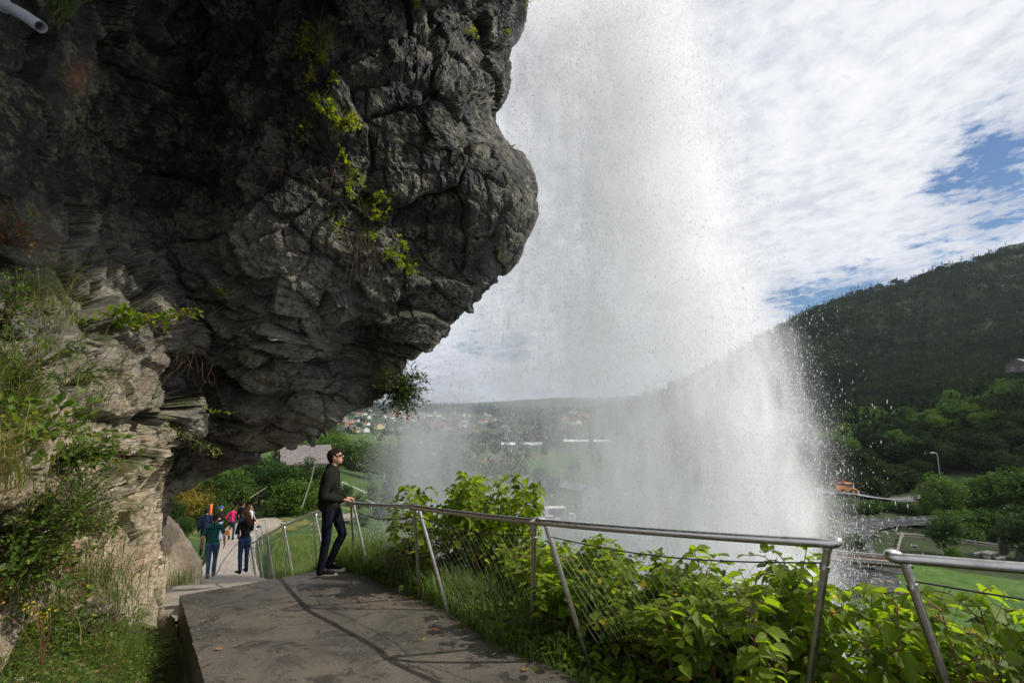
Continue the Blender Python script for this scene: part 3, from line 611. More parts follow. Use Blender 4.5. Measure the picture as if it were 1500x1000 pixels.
def person(J, label, loc, rz, hair_m, top_m, leg_m, shoe_m, sole_m=None, female=False, hair='short', sleeves='long', shorts=False, jacket=0., glasses=False, cap=None, voxel=.012, headR=(0,0), grip=False, group=None, scale=1., hair_len=.0, skin=None, loose=1.0):
    """J: joints in metres, facing +x, left +y. One body mesh; hair and clothes are its children's siblings under the person."""
    skin=skin or M_skin
    root=thing('person',label,'person',loc,rz,group); root.scale=(scale,)*3
    g=lambda k: np.array(J[k],float)
    sw=.165 if female else .19
    body=MB()
    # head
    Rh=Rz(headR[1])@Ry(-headR[0]); h=g('head'); hp=lambda v: h+Rh@np.array(v,float)
    body.ell(h,(.096,.074,.104),Rh,24,16).ell(hp((.022,0,-.052)),(.070,.056,.070),Rh,20,14).ell(hp((.052,0,-.094)),(.030,.032,.022),Rh)      # skull, jaw, chin
    body.cap(hp((.092,0,.010)),hp((.112,0,-.022)),.009,.0145,8).ell(hp((.109,0,-.026)),(.012,.018,.010),Rh,10,8)               # nose
    body.ell(hp((.086,0,-.058)),(.012,.025,.007),Rh,12,8).ell(hp((.083,0,-.070)),(.012,.021,.007),Rh,12,8)                     # lips
    body.ell(hp((.080,.032,.020)),(.014,.022,.008),Rh,10,8).ell(hp((.080,-.032,.020)),(.014,.022,.008),Rh,10,8)               # brow
    for s in (1,-1): body.ell(hp((-.006,s*.076,-.012)),(.019,.008,.031),Rh@Rz(s*.3),10,8)
    body.cap(g('neck')-np.array([.0,0,.03]),hp((-.02,0,-.08)),.058 if not female else .05,.05)
    # trunk
    ch,pe=g('chest'),g('pelvis')
    body.ell(ch,(.10,.15 if not female else .135,.17)).cap(ch,pe,.105,.115).ell(pe,(.105,.15,.11))
    body.cap(g('neck')-[0,0,.05],g('shR'),.05,.05).cap(g('neck')-[0,0,.05],g('shL'),.05,.05)
    for s in 'RL':
        sh,el,wr=g('sh'+s),g('el'+s),g('wr'+s)
        body.cap(sh,el,.050,.038).cap(el,el*.62+wr*.38,.040,.037).cap(el*.62+wr*.38,wr,.037,.025)
        # hand: palm, four fingers with bends, thumb from the side of the palm
        d=nrm(g('hand'+s)-wr); up=np.array([0,0,1.]); side=nrm(np.cross(up,d)); nrm_=nrm(np.cross(d,side))
        if abs(d[2])>.8: side=np.array([1.,0,0]) ; side=nrm(side-d*(side@d)); nrm_=nrm(np.cross(d,side))*(1 if s=='R' else -1)
        pc=wr+d*.05
        Rp=np.stack([d,side,nrm_],1); body.ell(pc,(.052,.042,.017),Rp,16,10).cap(wr,wr+d*.02,.024,.024)
        curl=g_curl.get(id(J),{}).get(s,.45)
        for k,(off,ln) in enumerate(((-.030,.070),(-.010,.080),(.010,.076),(.029,.062))):
            a=wr+d*.092+side*off; c1=math.cos(curl*.6),math.sin(curl*.6); 
            b1=a+(d*c1[0]-nrm_*c1[1])*ln*.42; b2=b1+(d*math.cos(curl*1.7)-nrm_*math.sin(curl*1.7))*ln*.33; b3=b2+(d*math.cos(curl*2.6)-nrm_*math.sin(curl*2.6))*ln*.25
            body.cap(a-d*.01,b1,.0095,.0088,8).cap(b1,b2,.0088,.0080,8).cap(b2,b3,.0080,.007,8)
        ts=side*(-1 if s=='R' else 1)*(-1)
        t0=wr+d*.028+ts*.030; t1=t0+(d*.55+ts*.75-nrm_*.35)*.034; t2=t1+(d*.85+ts*.35-nrm_*.4)*.030
        body.cap(t0,t1,.0125,.0105,8).cap(t1,t2,.0105,.0085,8)
        hi,kn,an=g('hip'+s),g('kn'+s),g('an'+s)
        body.cap(hi,kn,.078,.052).cap(kn,kn*.65+an*.35,.050,.050).cap(kn*.65+an*.35,an,.050,.034)
        f=nrm(g('toe'+s)-an); body.cap(an,g('toe'+s)-f*.04-[0,0,.006],.030,.018)
    remeshed(body,'body',skin,voxel*.55 if grip else voxel*.75,2,.5,root)
    # trousers
    if leg_m:
        t=MB(); t.ell(pe,(.122,.162,.115))
        for s in 'RL':
            hi,kn,an=g('hip'+s),g('kn'+s),g('an'+s)
            end=an+(kn-an)*.02-[0,0,.045] if not shorts else hi+(kn-hi)*.86
            if shorts: t.cap(hi,end,.098,.082)
            else: t.cap(hi,kn,.094*(1.08 if female else 1),.064).cap(kn,kn*.6+an*.4,.063,.060).cap(kn*.6+an*.4,end,.060,.052)
        remeshed(t,'trousers' if not shorts else 'shorts',leg_m,voxel,3,.5,root,(.014,(8,8,4),3))
    # top
    t=MB(); j=jacket
    t.ell(ch+[0,0,.0],(.118+j*.6,.168+j*.5-(0.015 if female else 0),.185)).cap(ch-[0,0,.05],pe+[0,0,.06],.118+j*.8,.122+j*.8).ell(pe+[0,0,.05 if not j else .02],(.122+j,.158+j*.6,.09+j))
    if female: t.ell(ch+[.06,0,.0],(.07,.12,.06))
    t.cap(g('neck')-[.045,0,.09],g('neck')+[-.03,0,.0],.072,.056); t.cap(g('neck')-[.0,0,.055],g('shR'),.078,.066).cap(g('neck')-[0,0,.055],g('shL'),.078,.066).cap(g('neck')-[0.01,0,.06],g('neck')+[0,0,.0],.066,.062+j*.2)
    for s in 'RL':
        sh,el,wr=g('sh'+s),g('el'+s),g('wr'+s)
        if sleeves=='long': t.cap(sh,el,.066+j*.25,.052+j*.3).cap(el,el*.5+wr*.5,.054+j*.3,.050+j*.2).cap(el*.5+wr*.5,wr-(wr-el)*.06,.050+j*.15,.038+j*.1)
        else: t.cap(sh,sh+(el-sh)*.62,.064,.058)
    remeshed(t,'jacket' if j else 'top',top_m,voxel,3,.5,root,(.024 if j else .012,(6,6,4),4))
    # hair
    q=MB()
    if cap is None:
        q.ell(hp((-.018,0,.030)),(.100,.082,.092),Rh,24,16).ell(hp((-.045,0,-.012)),(.070,.076,.080),Rh,20,14).ell(hp((.030,0,.080)),(.066,.062,.040),Rh,16,12)
        if hair=='long':
            q.cap(hp((-.05,0,.0)),hp((-.085,0,-.16)),.085,.10).cap(hp((-.085,0,-.16)),hp((-.10,0,-.36)),.10,.075)
        if hair=='tail': q.cap(hp((-.09,0,.03)),hp((-.125,0,-.06)),.032,.03).cap(hp((-.125,0,-.06)),hp((-.12,0,-.2)),.03,.016)
        if hair=='bun': q.ell(hp((-.10,0,.06)),(.045,.045,.042))
        remeshed(q,'hair',hair_m,voxel*.7,2,.5,root,(.013,(38,38,38),3))
    else:
        q.ell(hp((-.012,0,.042)),(.104,.084,.078),Rh,24,16); remeshed(q,'cap',cap,voxel*.7,2,.5,root)
        MB().ell(hp((.115,0,.035)),(.075,.065,.008),Rh,16,8).build('cap_brim',cap,root,True)
    # shoes
    for s in 'RL':
        an,to=g('an'+s),g('toe'+s); f=nrm((to-an)*np.array([1,1,0])); tilt=g('toe'+s)[2]
        sd=np.cross([0,0,1.],f); q=MB()
        c0=an*[1,1,0]; zb=min(an[2]-.08,to[2]-.03)
        q.ell(an+[0,0,-.03]+f*.01,(.066,.050,.078)).cap(an+f*.02-[0,0,.030],to-f*.05,.044,.036).ell(to-f*.02,(.045,.044,.026),np.stack([f,sd,[0,0,1.]],1))
        so_=remeshed(q,'shoe',shoe_m,voxel*.7,2,.5,root)
        if sole_m:
            z=lambda r: 0
            q=MB(); L=[]
            for a_ in np.linspace(0,2*PI,25)[:-1]:
                L.append(((an*.42+to*.58)+f*.147*math.cos(a_)+sd*.048*math.sin(a_)*(1+.15*math.cos(a_)))[:2])
            lo=min(an[2]-.095,to[2]-.045); q.prism(L,lo,lo+.034)
            link('sole',q.mesh('sole',sole_m,True),so_)
    if glasses:
        mg=plain('black_plastic',(.01,.01,.01),.15,0,.1,5,0); q=MB()
        for s in (1,-1): q.cap(hp((.100,s*.010,.006)),hp((.078,s*.062,.006)),.017,.014,10).cap(hp((.078,s*.070,.012)),hp((-.01,s*.080,.004)),.004,.004,6)
        q.build('sunglasses',mg,root,True)
    return root
g_curl={}
def joints_std(lean=0,**k):
    J=dict(head=(.02,0,1.685),neck=(0,0,1.52),chest=(0,0,1.30),pelvis=(0,0,.97),shR=(0,-.19,1.44),shL=(0,.19,1.44),elR=(-.03,-.25,1.15),elL=(-.03,.25,1.15),wrR=(.05,-.25,.90),wrL=(.05,.25,.90),handR=(.07,-.25,.80),handL=(.07,.25,.80),
      hipR=(0,-.09,.93),hipL=(0,.09,.93),knR=(.01,-.10,.50),knL=(.01,.10,.50),anR=(-.03,-.10,.09),anL=(-.03,.10,.09),toeR=(.15,-.12,.035),toeL=(.15,.12,.035))
    J.update(k); return J
dk=cloth('dark_hair',(.022,.013,.009),.4); brown=cloth('brown_hair',(.07,.03,.016),.4)
# the man at the railing: faces right, looks up at the falling water
J=joints_std(head=(.035,0,1.665),neck=(.0,0,1.51),chest=(-.015,0,1.28),shR=(-.01,-.20,1.43),shL=(.01,.19,1.43),pelvis=(-.02,0,.96),
   elR=(-.03,-.275,1.135),wrR=(.205,-.215,1.085),handR=(.33,-.17,1.10),elL=(.02,.28,1.14),wrL=(.22,.23,1.10),handL=(.33,.21,1.11),
   hipR=(-.01,-.09,.92),hipL=(.03,.09,.92),knR=(-.015,-.10,.50),anR=(-.075,-.10,.095),toeR=(.115,-.12,.04),knL=(.185,.06,.53),anL=(.0,.07,.135),toeL=(.18,.05,.06))
g_curl[id(J)]={'R':.62,'L':.62}
base=at(479,839,7.05); hz=base[2]
tt=nrm(joints[3]-joints[4]); tgt=Rz(-math.radians(8)).dot(joints[4]+tt*.07-np.array([base[0],base[1],hz-.005]))/.945
J['wrR']=tgt+[-.115,-.02,.052]; J['handR']=tgt+[0,0,.040]; J['elR']=np.array([-.04,-.255,1.13]); J['wrL']=tgt+[-.10,.14,.05]; J['handL']=tgt+[.02,.16,.04]
jk=cloth('olive_jacket',(.011,.012,.009),.25); jeans=cloth('dark_jeans',(.006,.008,.016),.35); black=cloth('black_cloth',(.010,.010,.012)); sole=plain('sole',(.42,.40,.36),.7)
man=person(J,'person in dark green jacket, dark jeans and sunglasses standing with one hand on the railing',(base[0],base[1],hz-.005),math.radians(8),dk,jk,jeans,black,sole,jacket=.042,glasses=True,scale=.945,voxel=.010,headR=(.20,.0),grip=True,skin=skinmat('skin_tan',(.50,.26,.17)))
def stand(px,py,Y): 
    q=at(px,py,Y); return q
W1=joints_std(elL=(-.06,.29,1.16),wrL=(.10,.33,.93),handL=(.17,.33,.87),elR=(-.07,-.28,1.17),wrR=(-.02,-.30,.92),handR=(.02,-.30,.83),knR=(.16,-.08,.50),anR=(.0,-.07,.12),toeR=(.17,-.08,.04),knL=(.0,.08,.50),anL=(-.17,.07,.11),toeL=(.0,.07,.035),chest=(.02,0,1.29),hipL=(0,.1,.93))
teal=cloth('teal_top',(.012,.075,.075)); denim=cloth('blue_denim',(.065,.13,.22),.35); 
jeansA=cloth('mid_denim',(.05,.095,.165),.4)
person(W1,'person in teal short-sleeved top and blue jeans walking down the path',stand(308,845,14.2),math.radians(118),dk,teal,jeansA,cloth('pale_sandals',(.20,.15,.13)),None,female=True,hair='tail',sleeves='short',scale=.93,headR=(-.35,0),skin=skinmat('skin_b',(.50,.27,.19)))
W2=joints_std(elR=(.05,-.24,1.18),wrR=(.25,-.12,1.12),handR=(.33,-.08,1.15),elL=(.05,.24,1.18),wrL=(.24,.12,1.12),handL=(.33,.08,1.15),head=(.07,0,1.67))
person(W2,'person with long brown hair in dark top and jeans, head bent beside the railing',stand(355,838,14.5),math.radians(150),brown,cloth('charcoal_top',(.012,.013,.018)),cloth('navy_denim',(.02,.05,.11),.4),black,None,female=True,hair='long',sleeves='long',scale=.95,headR=(-.55,0))
P3=joints_std(elR=(.05,-.26,1.2),wrR=(.22,-.12,1.28),handR=(.30,-.06,1.30),elL=(.02,.27,1.17),wrL=(.20,.25,1.12),handL=(.28,.22,1.12))
g3=cloth('black_shirt',(.012,.013,.016)); lj=cloth('light_denim',(.22,.30,.40),.25); blue=cloth('blue_cap',(.03,.12,.45))
p3=stand(321,792,27)
person(P3,'person in blue cap, black T-shirt and light jeans holding an orange pole',p3,math.radians(200),dk,g3,lj,black,None,cap=blue,sleeves='short',voxel=.02,scale=1.0)
mo=plain('orange_paint',(.75,.16,.03),.6)
q=p3+np.array([-.45,-.2,0]); mb=MB(); mb.tube([[0,0,.25],[0,0,1.95]],.022,8); mb.box((0,0,1.55),(.05,.14,.75)); o=mb.build('orange_pole',mo,None,True,q); tag(o,'orange pole with a narrow panel held upright by the person in the blue cap','pole')
pk=cloth('pink_top',(.62,.03,.16)); dj=cloth('dark_teal_trousers',(.02,.05,.07))
person(joints_std(elR=(-.05,-.33,1.2),wrR=(.1,-.3,1.05),handR=(.15,-.25,1.0),elL=(-.05,.33,1.2),wrL=(.1,.3,1.05),handL=(.15,.25,1.0),knR=(.1,-.08,.5)),'person in bright pink top and dark trousers carrying an orange bag, seen from behind',stand(338,790,28),math.radians(100),dk,pk,dj,black,None,female=True,sleeves='long',voxel=.02,scale=.98)
bg=MB(); bg.box((0,0,0),(.26,.14,.28),None,.8); bg.tube(catmull([[-.09,0,.13],[-.06,0,.33],[.06,0,.33],[.09,0,.13]],10),.012,6); o=bg.build('shoulder_bag',plain('orange_leather',(.55,.20,.06),.6),None,False,stand(334,779.5,27.6)); tag(o,'orange bag hanging at the side of the person in the pink top','bag')
person(joints_std(),'person in a pale shirt half hidden behind the dark-haired walker',stand(362,794,25),math.radians(60),brown,cloth('pale_shirt',(.55,.56,.60)),cloth('grey_trousers',(.1,.1,.11)),black,None,female=True,hair='long',sleeves='long',voxel=.02)
person(joints_std(),'person in a black top with dark hair, behind the long-haired walker',stand(352,789,26.5),math.radians(80),dk,cloth('black_top_b',(.012,.012,.014)),cloth('blue_trousers',(.03,.06,.12)),black,None,sleeves='long',voxel=.02,scale=1.04)
P7=joints_std(pelvis=(-.1,0,.62),chest=(-.05,0,.98),neck=(-.02,0,1.2),head=(.0,0,1.37),shR=(-.03,-.19,1.13),shL=(-.03,.19,1.13),elR=(.0,-.22,.86),elL=(.0,.22,.86),wrR=(.2,-.15,.72),wrL=(.2,.15,.72),handR=(.28,-.13,.66),handL=(.28,.13,.66),hipR=(-.05,-.09,.6),hipL=(-.05,.09,.6),knR=(.38,-.12,.52),knL=(.34,.12,.58),anR=(.72,-.12,.22),anL=(.6,.12,.18),toeR=(.86,-.12,.28),toeL=(.75,.12,.2))
person(P7,'person in grey top and dark shorts perched by the path with legs stretched out',stand(367,774,37),math.radians(-15),dk,cloth('grey_top',(.30,.32,.36)),black,black,None,shorts=True,sleeves='short',voxel=.024,skin=skinmat('skin_c',(.55,.33,.23)))
person(joints_std(),'person in a dark blue jacket beyond the walker in the teal top',stand(298,812,20),math.radians(110),dk,cloth('navy_jacket',(.012,.02,.05)),black,black,None,jacket=.02,voxel=.02,scale=.98)
for (px_,py_,Y_,c_,l_) in ((601,751,72,(.012,.012,.014),'tiny far person in black below the railing, leftmost of three on the lower path'),(616,751,72,(.03,.03,.04),'tiny far person in dark clothes below the railing, middle one of three'),(627,749,74,(.55,.06,.04),'tiny far person in a red top below the railing, rightmost of three')):
    q=at(px_,py_,Y_); person(joints_std(knR=(.12,-.08,.5)),l_,q,math.radians(30+px_),dk,cloth('cloth_far',c_),cloth('cloth_far_b',(.05,.05,.06)),black,None,voxel=.035,sleeves='short')
# ------------------------------------------------------------------ foliage
LEAF=np.array([(0,0,0),(.22,.26,.05),(.52,.31,.04),(.80,.17,-.02),(1,0,-.10),(.80,-.17,-.02),(.52,-.31,.04),(.22,-.26,.05),(.28,0,-.02),(.60,0,-.03)],float)
LEAFT=np.array([(0,8,1),(1,8,2),(8,9,2),(2,9,3),(9,4,3),(0,7,8),(7,6,8),(8,6,9),(6,5,9),(9,5,4)])
SML=np.array([(0,0,0),(.45,.28,.06),(1,0,-.05),(.45,-.28,.06)],float); SMLT=np.array([(0,2,1),(0,3,2)])
def leaves(pos,d,up,size,T=LEAF,TF=LEAFT):
    V,Fx=stamp(T,TF,pos,frames(d,up),size); return V,Fx
def fol_mesh(name,parts,mat,tints,smooth=False):
    V=[];Fx=[];t=[];n=0
    for (v,f),ti in zip(parts,tints):
        V.append(v); Fx.append(f+n); t.append(np.repeat(ti,len(v)//max(len(ti),1))); n+=len(v)
    return mesh_from(name,np.vstack(V),np.vstack(Fx),mat,smooth,attrs={'tint':np.concatenate(t)})
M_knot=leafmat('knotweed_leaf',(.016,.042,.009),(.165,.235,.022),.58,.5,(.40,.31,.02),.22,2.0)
M_bush=leafmat('bush_leaf',(.020,.052,.009),(.14,.22,.028),.45,.5,(.22,.20,.03))
M_dry=leafmat('dry_leaf',(.10,.045,.015),(.26,.15,.05),.35,.7,(.34,.22,.10))
M_grass=leafmat('grass_blade',(.035,.075,.014),(.15,.22,.040),.4,.55,(.34,.28,.11))
M_stem=plain('stem',(.16,.07,.035),.7,0,.3,10,0); M_twig=plain('twig',(.10,.065,.04),.85,0,.3,10,0)
# --- broad-leaved plants (arching reddish stems, alternate heart-shaped leaves)
def knotweed(seed,h,lean,nst=4,leaf=.105):
    r=np.random.default_rng(seed); st=MB(); P=[];D=[];U=[];Sz=[];T=[]
    for s in range(nst):
        a=r.uniform(0,2*PI); hh=h*r.uniform(.72,1.0); ln=np.array([math.cos(a),math.sin(a),0])*r.uniform(.05,.30)*hh+np.array(lean)*hh
        b=np.array([r.normal()*.10,r.normal()*.10,-.1]); pts=catmull([b,b+[0,0,hh*.35]+ln*.12,b+[0,0,hh*.72]+ln*.45,b+[0,0,hh]+ln],22)
        st.tube(pts,np.linspace(.0075,.0025,22),5,False)
        for k in range(4,22):
            fr=k/21.
            if r.random()<.35+.9*fr:
                # side branch with its own zigzag of leaves
                ang=r.uniform(0,2*PI); bl=r.uniform(.14,.40)*(1.1-.55*fr); d=nrm(np.array([math.cos(ang),math.sin(ang),r.uniform(.05,.5)]))
                q=catmull([pts[k],pts[k]+d*bl*.5+[0,0,.02],pts[k]+d*bl-[0,0,bl*.18]],7); st.tube(q,np.linspace(.003,.0013,7),4,False)
                for m_ in range(1,7):
                    sd=nrm(np.cross(d,[0,0,1.]))*(1 if m_%2 else -1)
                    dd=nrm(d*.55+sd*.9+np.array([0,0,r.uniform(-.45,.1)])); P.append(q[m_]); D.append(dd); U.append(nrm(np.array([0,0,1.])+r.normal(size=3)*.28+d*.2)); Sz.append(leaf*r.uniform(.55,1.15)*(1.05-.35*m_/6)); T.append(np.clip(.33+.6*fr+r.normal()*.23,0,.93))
            dd=nrm(np.array([math.cos(k*2.6+s),math.sin(k*2.6+s),r.uniform(-.5,.2)])); P.append(pts[k]); D.append(dd); U.append(nrm(np.array([0,0,1.])+r.normal(size=3)*.3)); Sz.append(leaf*r.uniform(.7,1.3)); T.append(np.clip(.3+.6*fr+r.normal()*.23,0,.93))  # tint rises with height: sunlit tops and shaded lower leaves put into colour
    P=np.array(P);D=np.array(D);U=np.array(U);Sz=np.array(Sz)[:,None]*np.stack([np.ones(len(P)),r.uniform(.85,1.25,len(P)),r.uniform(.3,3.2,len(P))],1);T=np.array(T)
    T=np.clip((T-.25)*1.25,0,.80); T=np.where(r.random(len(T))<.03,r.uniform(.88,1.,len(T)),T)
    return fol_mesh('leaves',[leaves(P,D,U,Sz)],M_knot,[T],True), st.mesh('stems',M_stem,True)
protos=[knotweed(40+k,1.0,(0,0,0),5 if k<5 else 3,(.10,.09,.108,.095,.085,.10,.10)[k]) for k in range(7)]
topx=[505,545,600,640,680,730,765,785,840,900,960,1040,1120,1180,1260,1350,1450,1600]
topy=[800,790,742,722,708,720,742,764,768,782,798,812,800,794,815,830,846,862]
kn=0; placed=[]
def knot_place(x,y,k,tint_label,hs=1.,maxtop=None):
    global kn
    g=Hs(x,y)-.05; p=proj(np.array([x,y,g]))[0]
    ty=np.interp(p[0],topx,topy)+(rng.uniform(-14,26) if hs<1.01 else 0)
    top=at(p[0],ty,y)[2]
    h=np.clip(top-g,.35,3.2)*hs
    lm,sm=protos[k]
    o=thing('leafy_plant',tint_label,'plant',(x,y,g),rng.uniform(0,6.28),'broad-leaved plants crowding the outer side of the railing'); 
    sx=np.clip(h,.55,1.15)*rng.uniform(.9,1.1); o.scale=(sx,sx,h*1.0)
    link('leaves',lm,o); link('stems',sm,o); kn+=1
jr=np.array([joints[k] for k in range(0,5)])[:, :2]     # plan of the railing
def along(s):          # s in metres from the near end; returns point and outward normal
    seg=np.linalg.norm(np.diff(jr,axis=0),axis=1); k=0
    while k<len(seg)-1 and s>seg[k]: s-=seg[k]; k+=1
    t=(jr[k+1]-jr[k])/seg[k]; o=np.array([t[1],-t[0]]); o=-o if o@np.array([.8,.6])<0 else o
    return jr[k]+t*s, o
lab_pos=[(2.0,'behind the near railing panel'),(4.0,'behind the long railing panel'),(6.2,'behind the middle railing panel'),(9,'behind the panel next to the man')]
rows=[(.50,.36),(.78,.38),(1.0,.40),(1.45,.45),(2.0,.55)]
for row,(off,stp) in enumerate(rows):
    s=-1.2+rng.uniform(0,.3)
    while s<6.9:
        p,o=along(max(s,0)); p=p+(jr[0]-jr[1])/np.linalg.norm(jr[0]-jr[1])*max(0,-s)
        oo=off+rng.uniform(-.12,.12)+(.45 if s>4.6 and row<2 else 0)+(.2 if s>5.6 else 0)
        q=p+o*oo; pw=[w for lim,w in lab_pos if s<lim][0]
        rw=['front row against the net','second row','third row','fourth row','lowest row'][row]
        if s>4.3 and row<2 or (s>5.2 and row<3): s+=stp; continue
        if not (row>=3 and 2.2<s<3.6 and rng.random()<.5): knot_place(q[0],q[1],int(rng.integers(0,5)),'broad-leaved plant '+pw+', '+rw,hs=rng.uniform(.95,1.1)*(1,.98,.95,.9,.86)[row])
        s+=stp*rng.uniform(.8,1.25)
# taller clump whose top rises above the rail
for k in range(9):
    x=at(640+14*k,700,6.0)[0]; y=5.6+rng.uniform(0,1.3); x=at(620+17*k,720,y)[0]
    knot_place(x,y,int(rng.integers(0,5)),'tall broad-leaved plant of the clump rising above the rail near the man',hs=1.22)
# --- grass and low weeds: masses nobody could count
def blades(P,h,lean,wd,seed,tint,mat=M_grass,name='grass',droop=.5,n=4):
    r=np.random.default_rng(seed); m=len(P); a=r.uniform(0,2*PI,m); d=np.stack([np.cos(a),np.sin(a),np.zeros(m)],1)+np.array(lean)*1.
    side=nrm(np.cross(d,[0,0,1.])); h=np.asarray(h)*r.uniform(.5,1.15,m); w=wd*r.uniform(.6,1.3,m)
    V=[];
    for k in range(n+1):
        t=k/n; c=P+np.array([0,0,1.])*(h*(t-droop*.45*t*t*t))[:,None]+d*(h*droop*t*t)[:,None]*r.uniform(.6,1,m)[:,None]**.2
        ww=(w*(1-t)**.7*.5)[:,None]*side
        if k<n: V+= [c-ww,c+ww]
        else: V+=[c]
    V=np.stack(V,1); nv=2*n+1
    T=[]; 
    for k in range(n-1): T+=[(2*k,2*k+1,2*k+3),(2*k,2*k+3,2*k+2)]
    T+=[(2*n-2,2*n-1,2*n)]
    Fx=(np.array(T)[None]+(np.arange(m)*nv)[:,None,None]).reshape(-1,3)
    return link(name,mesh_from(name,V.reshape(-1,3),Fx,mat,True,attrs={'tint':np.repeat(np.clip(tint+r.normal(size=m)*.16,0,1),nv)}))
def scatter(n,xy,keep):
    out=[]; 
    while len(out)<n:
        x,y=xy(n*2); z=H(x,y); P=np.stack([x,y,z],1); out=np.vstack([out,P[keep(P)]]) if len(out) else P[keep(P)]
    return out[:n]
def box_xy(x0,x1,y0,y1): return lambda n:(rng.uniform(x0,x1,n),rng.uniform(y0,y1,n))
def kp(lo,hi,cond=None):
    def f(P):
        d,_,yy,_=near_path(P[:,0],P[:,1]); k=(d>lo)&(d<hi)
        return k if cond is None else k&cond(P,d,yy)
    return f
# verge by the outer edge of the path, tall near the man
V1=scatter(21000,box_xy(-5.5,.5,3.6,10.5),kp(.04,1.35)); d,_,yy,_=near_path(V1[:,0],V1[:,1]); cl=fbm(V1*np.array([1.6,1.6,0]),3)
hh=np.interp(yy,[4.2,5.2,7,9,11],[.42,.62,.80,.45,.3])*np.interp(d,[0,.2,.6,1.1],[.35,.8,1.,.8])*(1+.5*cl)
tag(blades(V1,hh,(.12,-.1,0),.010,1,.42+.25*cl,name='verge_grass',droop=.55),kind='stuff')
V1b=scatter(7000,box_xy(-7,-2.3,7.2,11.5),kp(.0,1.6)); tag(blades(V1b,.30,(.1,-.1,0),.010,11,.5+.3*fbm(V1b*1.5,3),name='crest_grass',droop=.5),kind='stuff')
V2=scatter(9000,box_xy(-1.5,4,1.0,4.6),kp(.04,.7)); tag(blades(V2,.16,(0,0,0),.008,2,.4+0*V2[:,0],name='edge_grass'),kind='stuff')
V3=scatter(30000,box_xy(-14,-2,9,34),kp(.15,7,lambda P,d,yy:d>0)); tag(blades(V3,np.interp(V3[:,1],[9,34],[.22,.45]),(0,0,0),.022,3,.55+.3*fbm(V3*.5,3),name='slope_grass',n=3),kind='stuff')
# left bank: tufts
V4=scatter(34000,box_xy(-7.5,-.9,1.6,8.5),kp(-5,-.30)); cl=fbm(V4*np.array([1.3,1.3,0])+5,3); V4=V4[cl>-.22]; cl=cl[cl>-.22]; V4=V4[:22000]; cl=cl[:22000]
tag(blades(V4,.16+.42*np.clip(cl+.1,0,1),(.5,-.25,0),.0065,4,.40+.5*cl,name='bank_grass',droop=.95),kind='stuff')
def weeds(P,n_per,size,rad,seed,mat,tint,name,hgt=.2):
    r=np.random.default_rng(seed); m=len(P)*n_per; C=np.repeat(P,n_per,0)+r.normal(size=(m,3))*np.array([rad,rad,0])+np.array([0,0,1.])*r.uniform(0,hgt,m)[:,None]
    d=rand_dir(m)*np.array([1,1,.4]); u=nrm(np.array([0,0,1.])+.5*rand_dir(m))
    me=fol_mesh(name,[leaves(C,d,u,size*r.uniform(.5,1.3,m),SML if size<.05 else LEAF,SMLT if size<.05 else LEAFT)],mat,[np.clip(tint+r.normal(size=m)*.2,0,1)]); return link(name,me)
V5=scatter(3600,box_xy(-7.5,-.9,1.6,8.5),kp(-5,-.28)); tag(weeds(V5[:3100],22,.030,.07,5,M_bush,.55,'bank_weeds',.16),kind='stuff')
tag(weeds(V5[3100:],26,.028,.07,6,M_dry,.5,'dry_bank_weeds',.12),kind='stuff')
V6=scatter(700,box_xy(-1.5,4,.8,7.5),kp(.12,1.6)); tag(weeds(V6,16,.075,.10,7,M_knot,.35,'verge_weeds',.22),kind='stuff')
# --- tufts, ferns, bushes rooted in the cliff
def tuft(px,py,n,h,label,dry=.3,lean=(.5,-.3,0),wd=.006,droop=1.0,name='grass_tuft',tint=.45,spread=.05):
    p,nn=rock(px,py); r=np.random.default_rng(px*7+py); P=p+r.normal(size=(n,3))*spread-nn*.02
    o=blades(P-p,h,lean,wd,px+py,np.where(r.random(n)<dry,.93,tint),name=name,droop=droop); o.location=Vector(p.tolist()); tag(o,label,'grass tuft'); return o
def leafy(px,py,label,n=160,size=.06,rad=(.25,.2,.2),name='rock_plant',mat=None,tint=.6,off=.08,sprig=0,dirn=(.3,-.4,.5),cat='plant',p0=None,seed=0):
    p,nn=(rock(px,py) if p0 is None else (p0,np.array([0,-1.,.3]))); r=np.random.default_rng(px*13+py+seed); p=p+nn*off
    root=thing(name,label,cat,p); st=MB(); P=[];D=[];U=[]
    ns=max(5,n//14)
    for s in range(ns):
        tipd=nrm(r.normal(size=3)+np.array(dirn)*1.2)*np.array(rad)*r.uniform(.5,1.25)*1.3
        q=catmull([-nn*off,tipd*.5+[0,0,.03],tipd],8); st.tube(q,np.linspace(.0035,.0012,8),4,False)
        for k in range(n//ns):
            f=r.uniform(.25,1); c=q[min(int(f*7),7)]+r.normal(size=3)*size*.35; P.append(c); D.append(nrm(tipd/np.linalg.norm(tipd)*.6+r.normal(size=3)*.6)); U.append(nrm(np.array([0,-.2,1.])+r.normal(size=3)*.45))
    P=np.array(P);D=np.array(D);U=np.array(U); m=len(P)
    T,TF=(LEAF,LEAFT) if size>=.04 else (SML,SMLT)
    link('leaves',fol_mesh('leaves',[leaves(P,D,U,size*r.uniform(.6,1.25,m),T,TF)],mat or M_knot,[np.clip(tint+r.normal(size=m)*.2,0,.95)]),root); st.build('stems',M_twig,root,True); return root
Y_='yellow-green'
leafy(180,462,'light green leafy creeper spreading across the grey rock, left of centre',230,.075,(.62,.25,.12),dirn=(.5,-.3,0),tint=.62)
leafy(245,478,'small trailing end of the leafy creeper on the grey rock',90,.05,(.42,.15,.08),dirn=(.8,-.2,-.2),tint=.75)
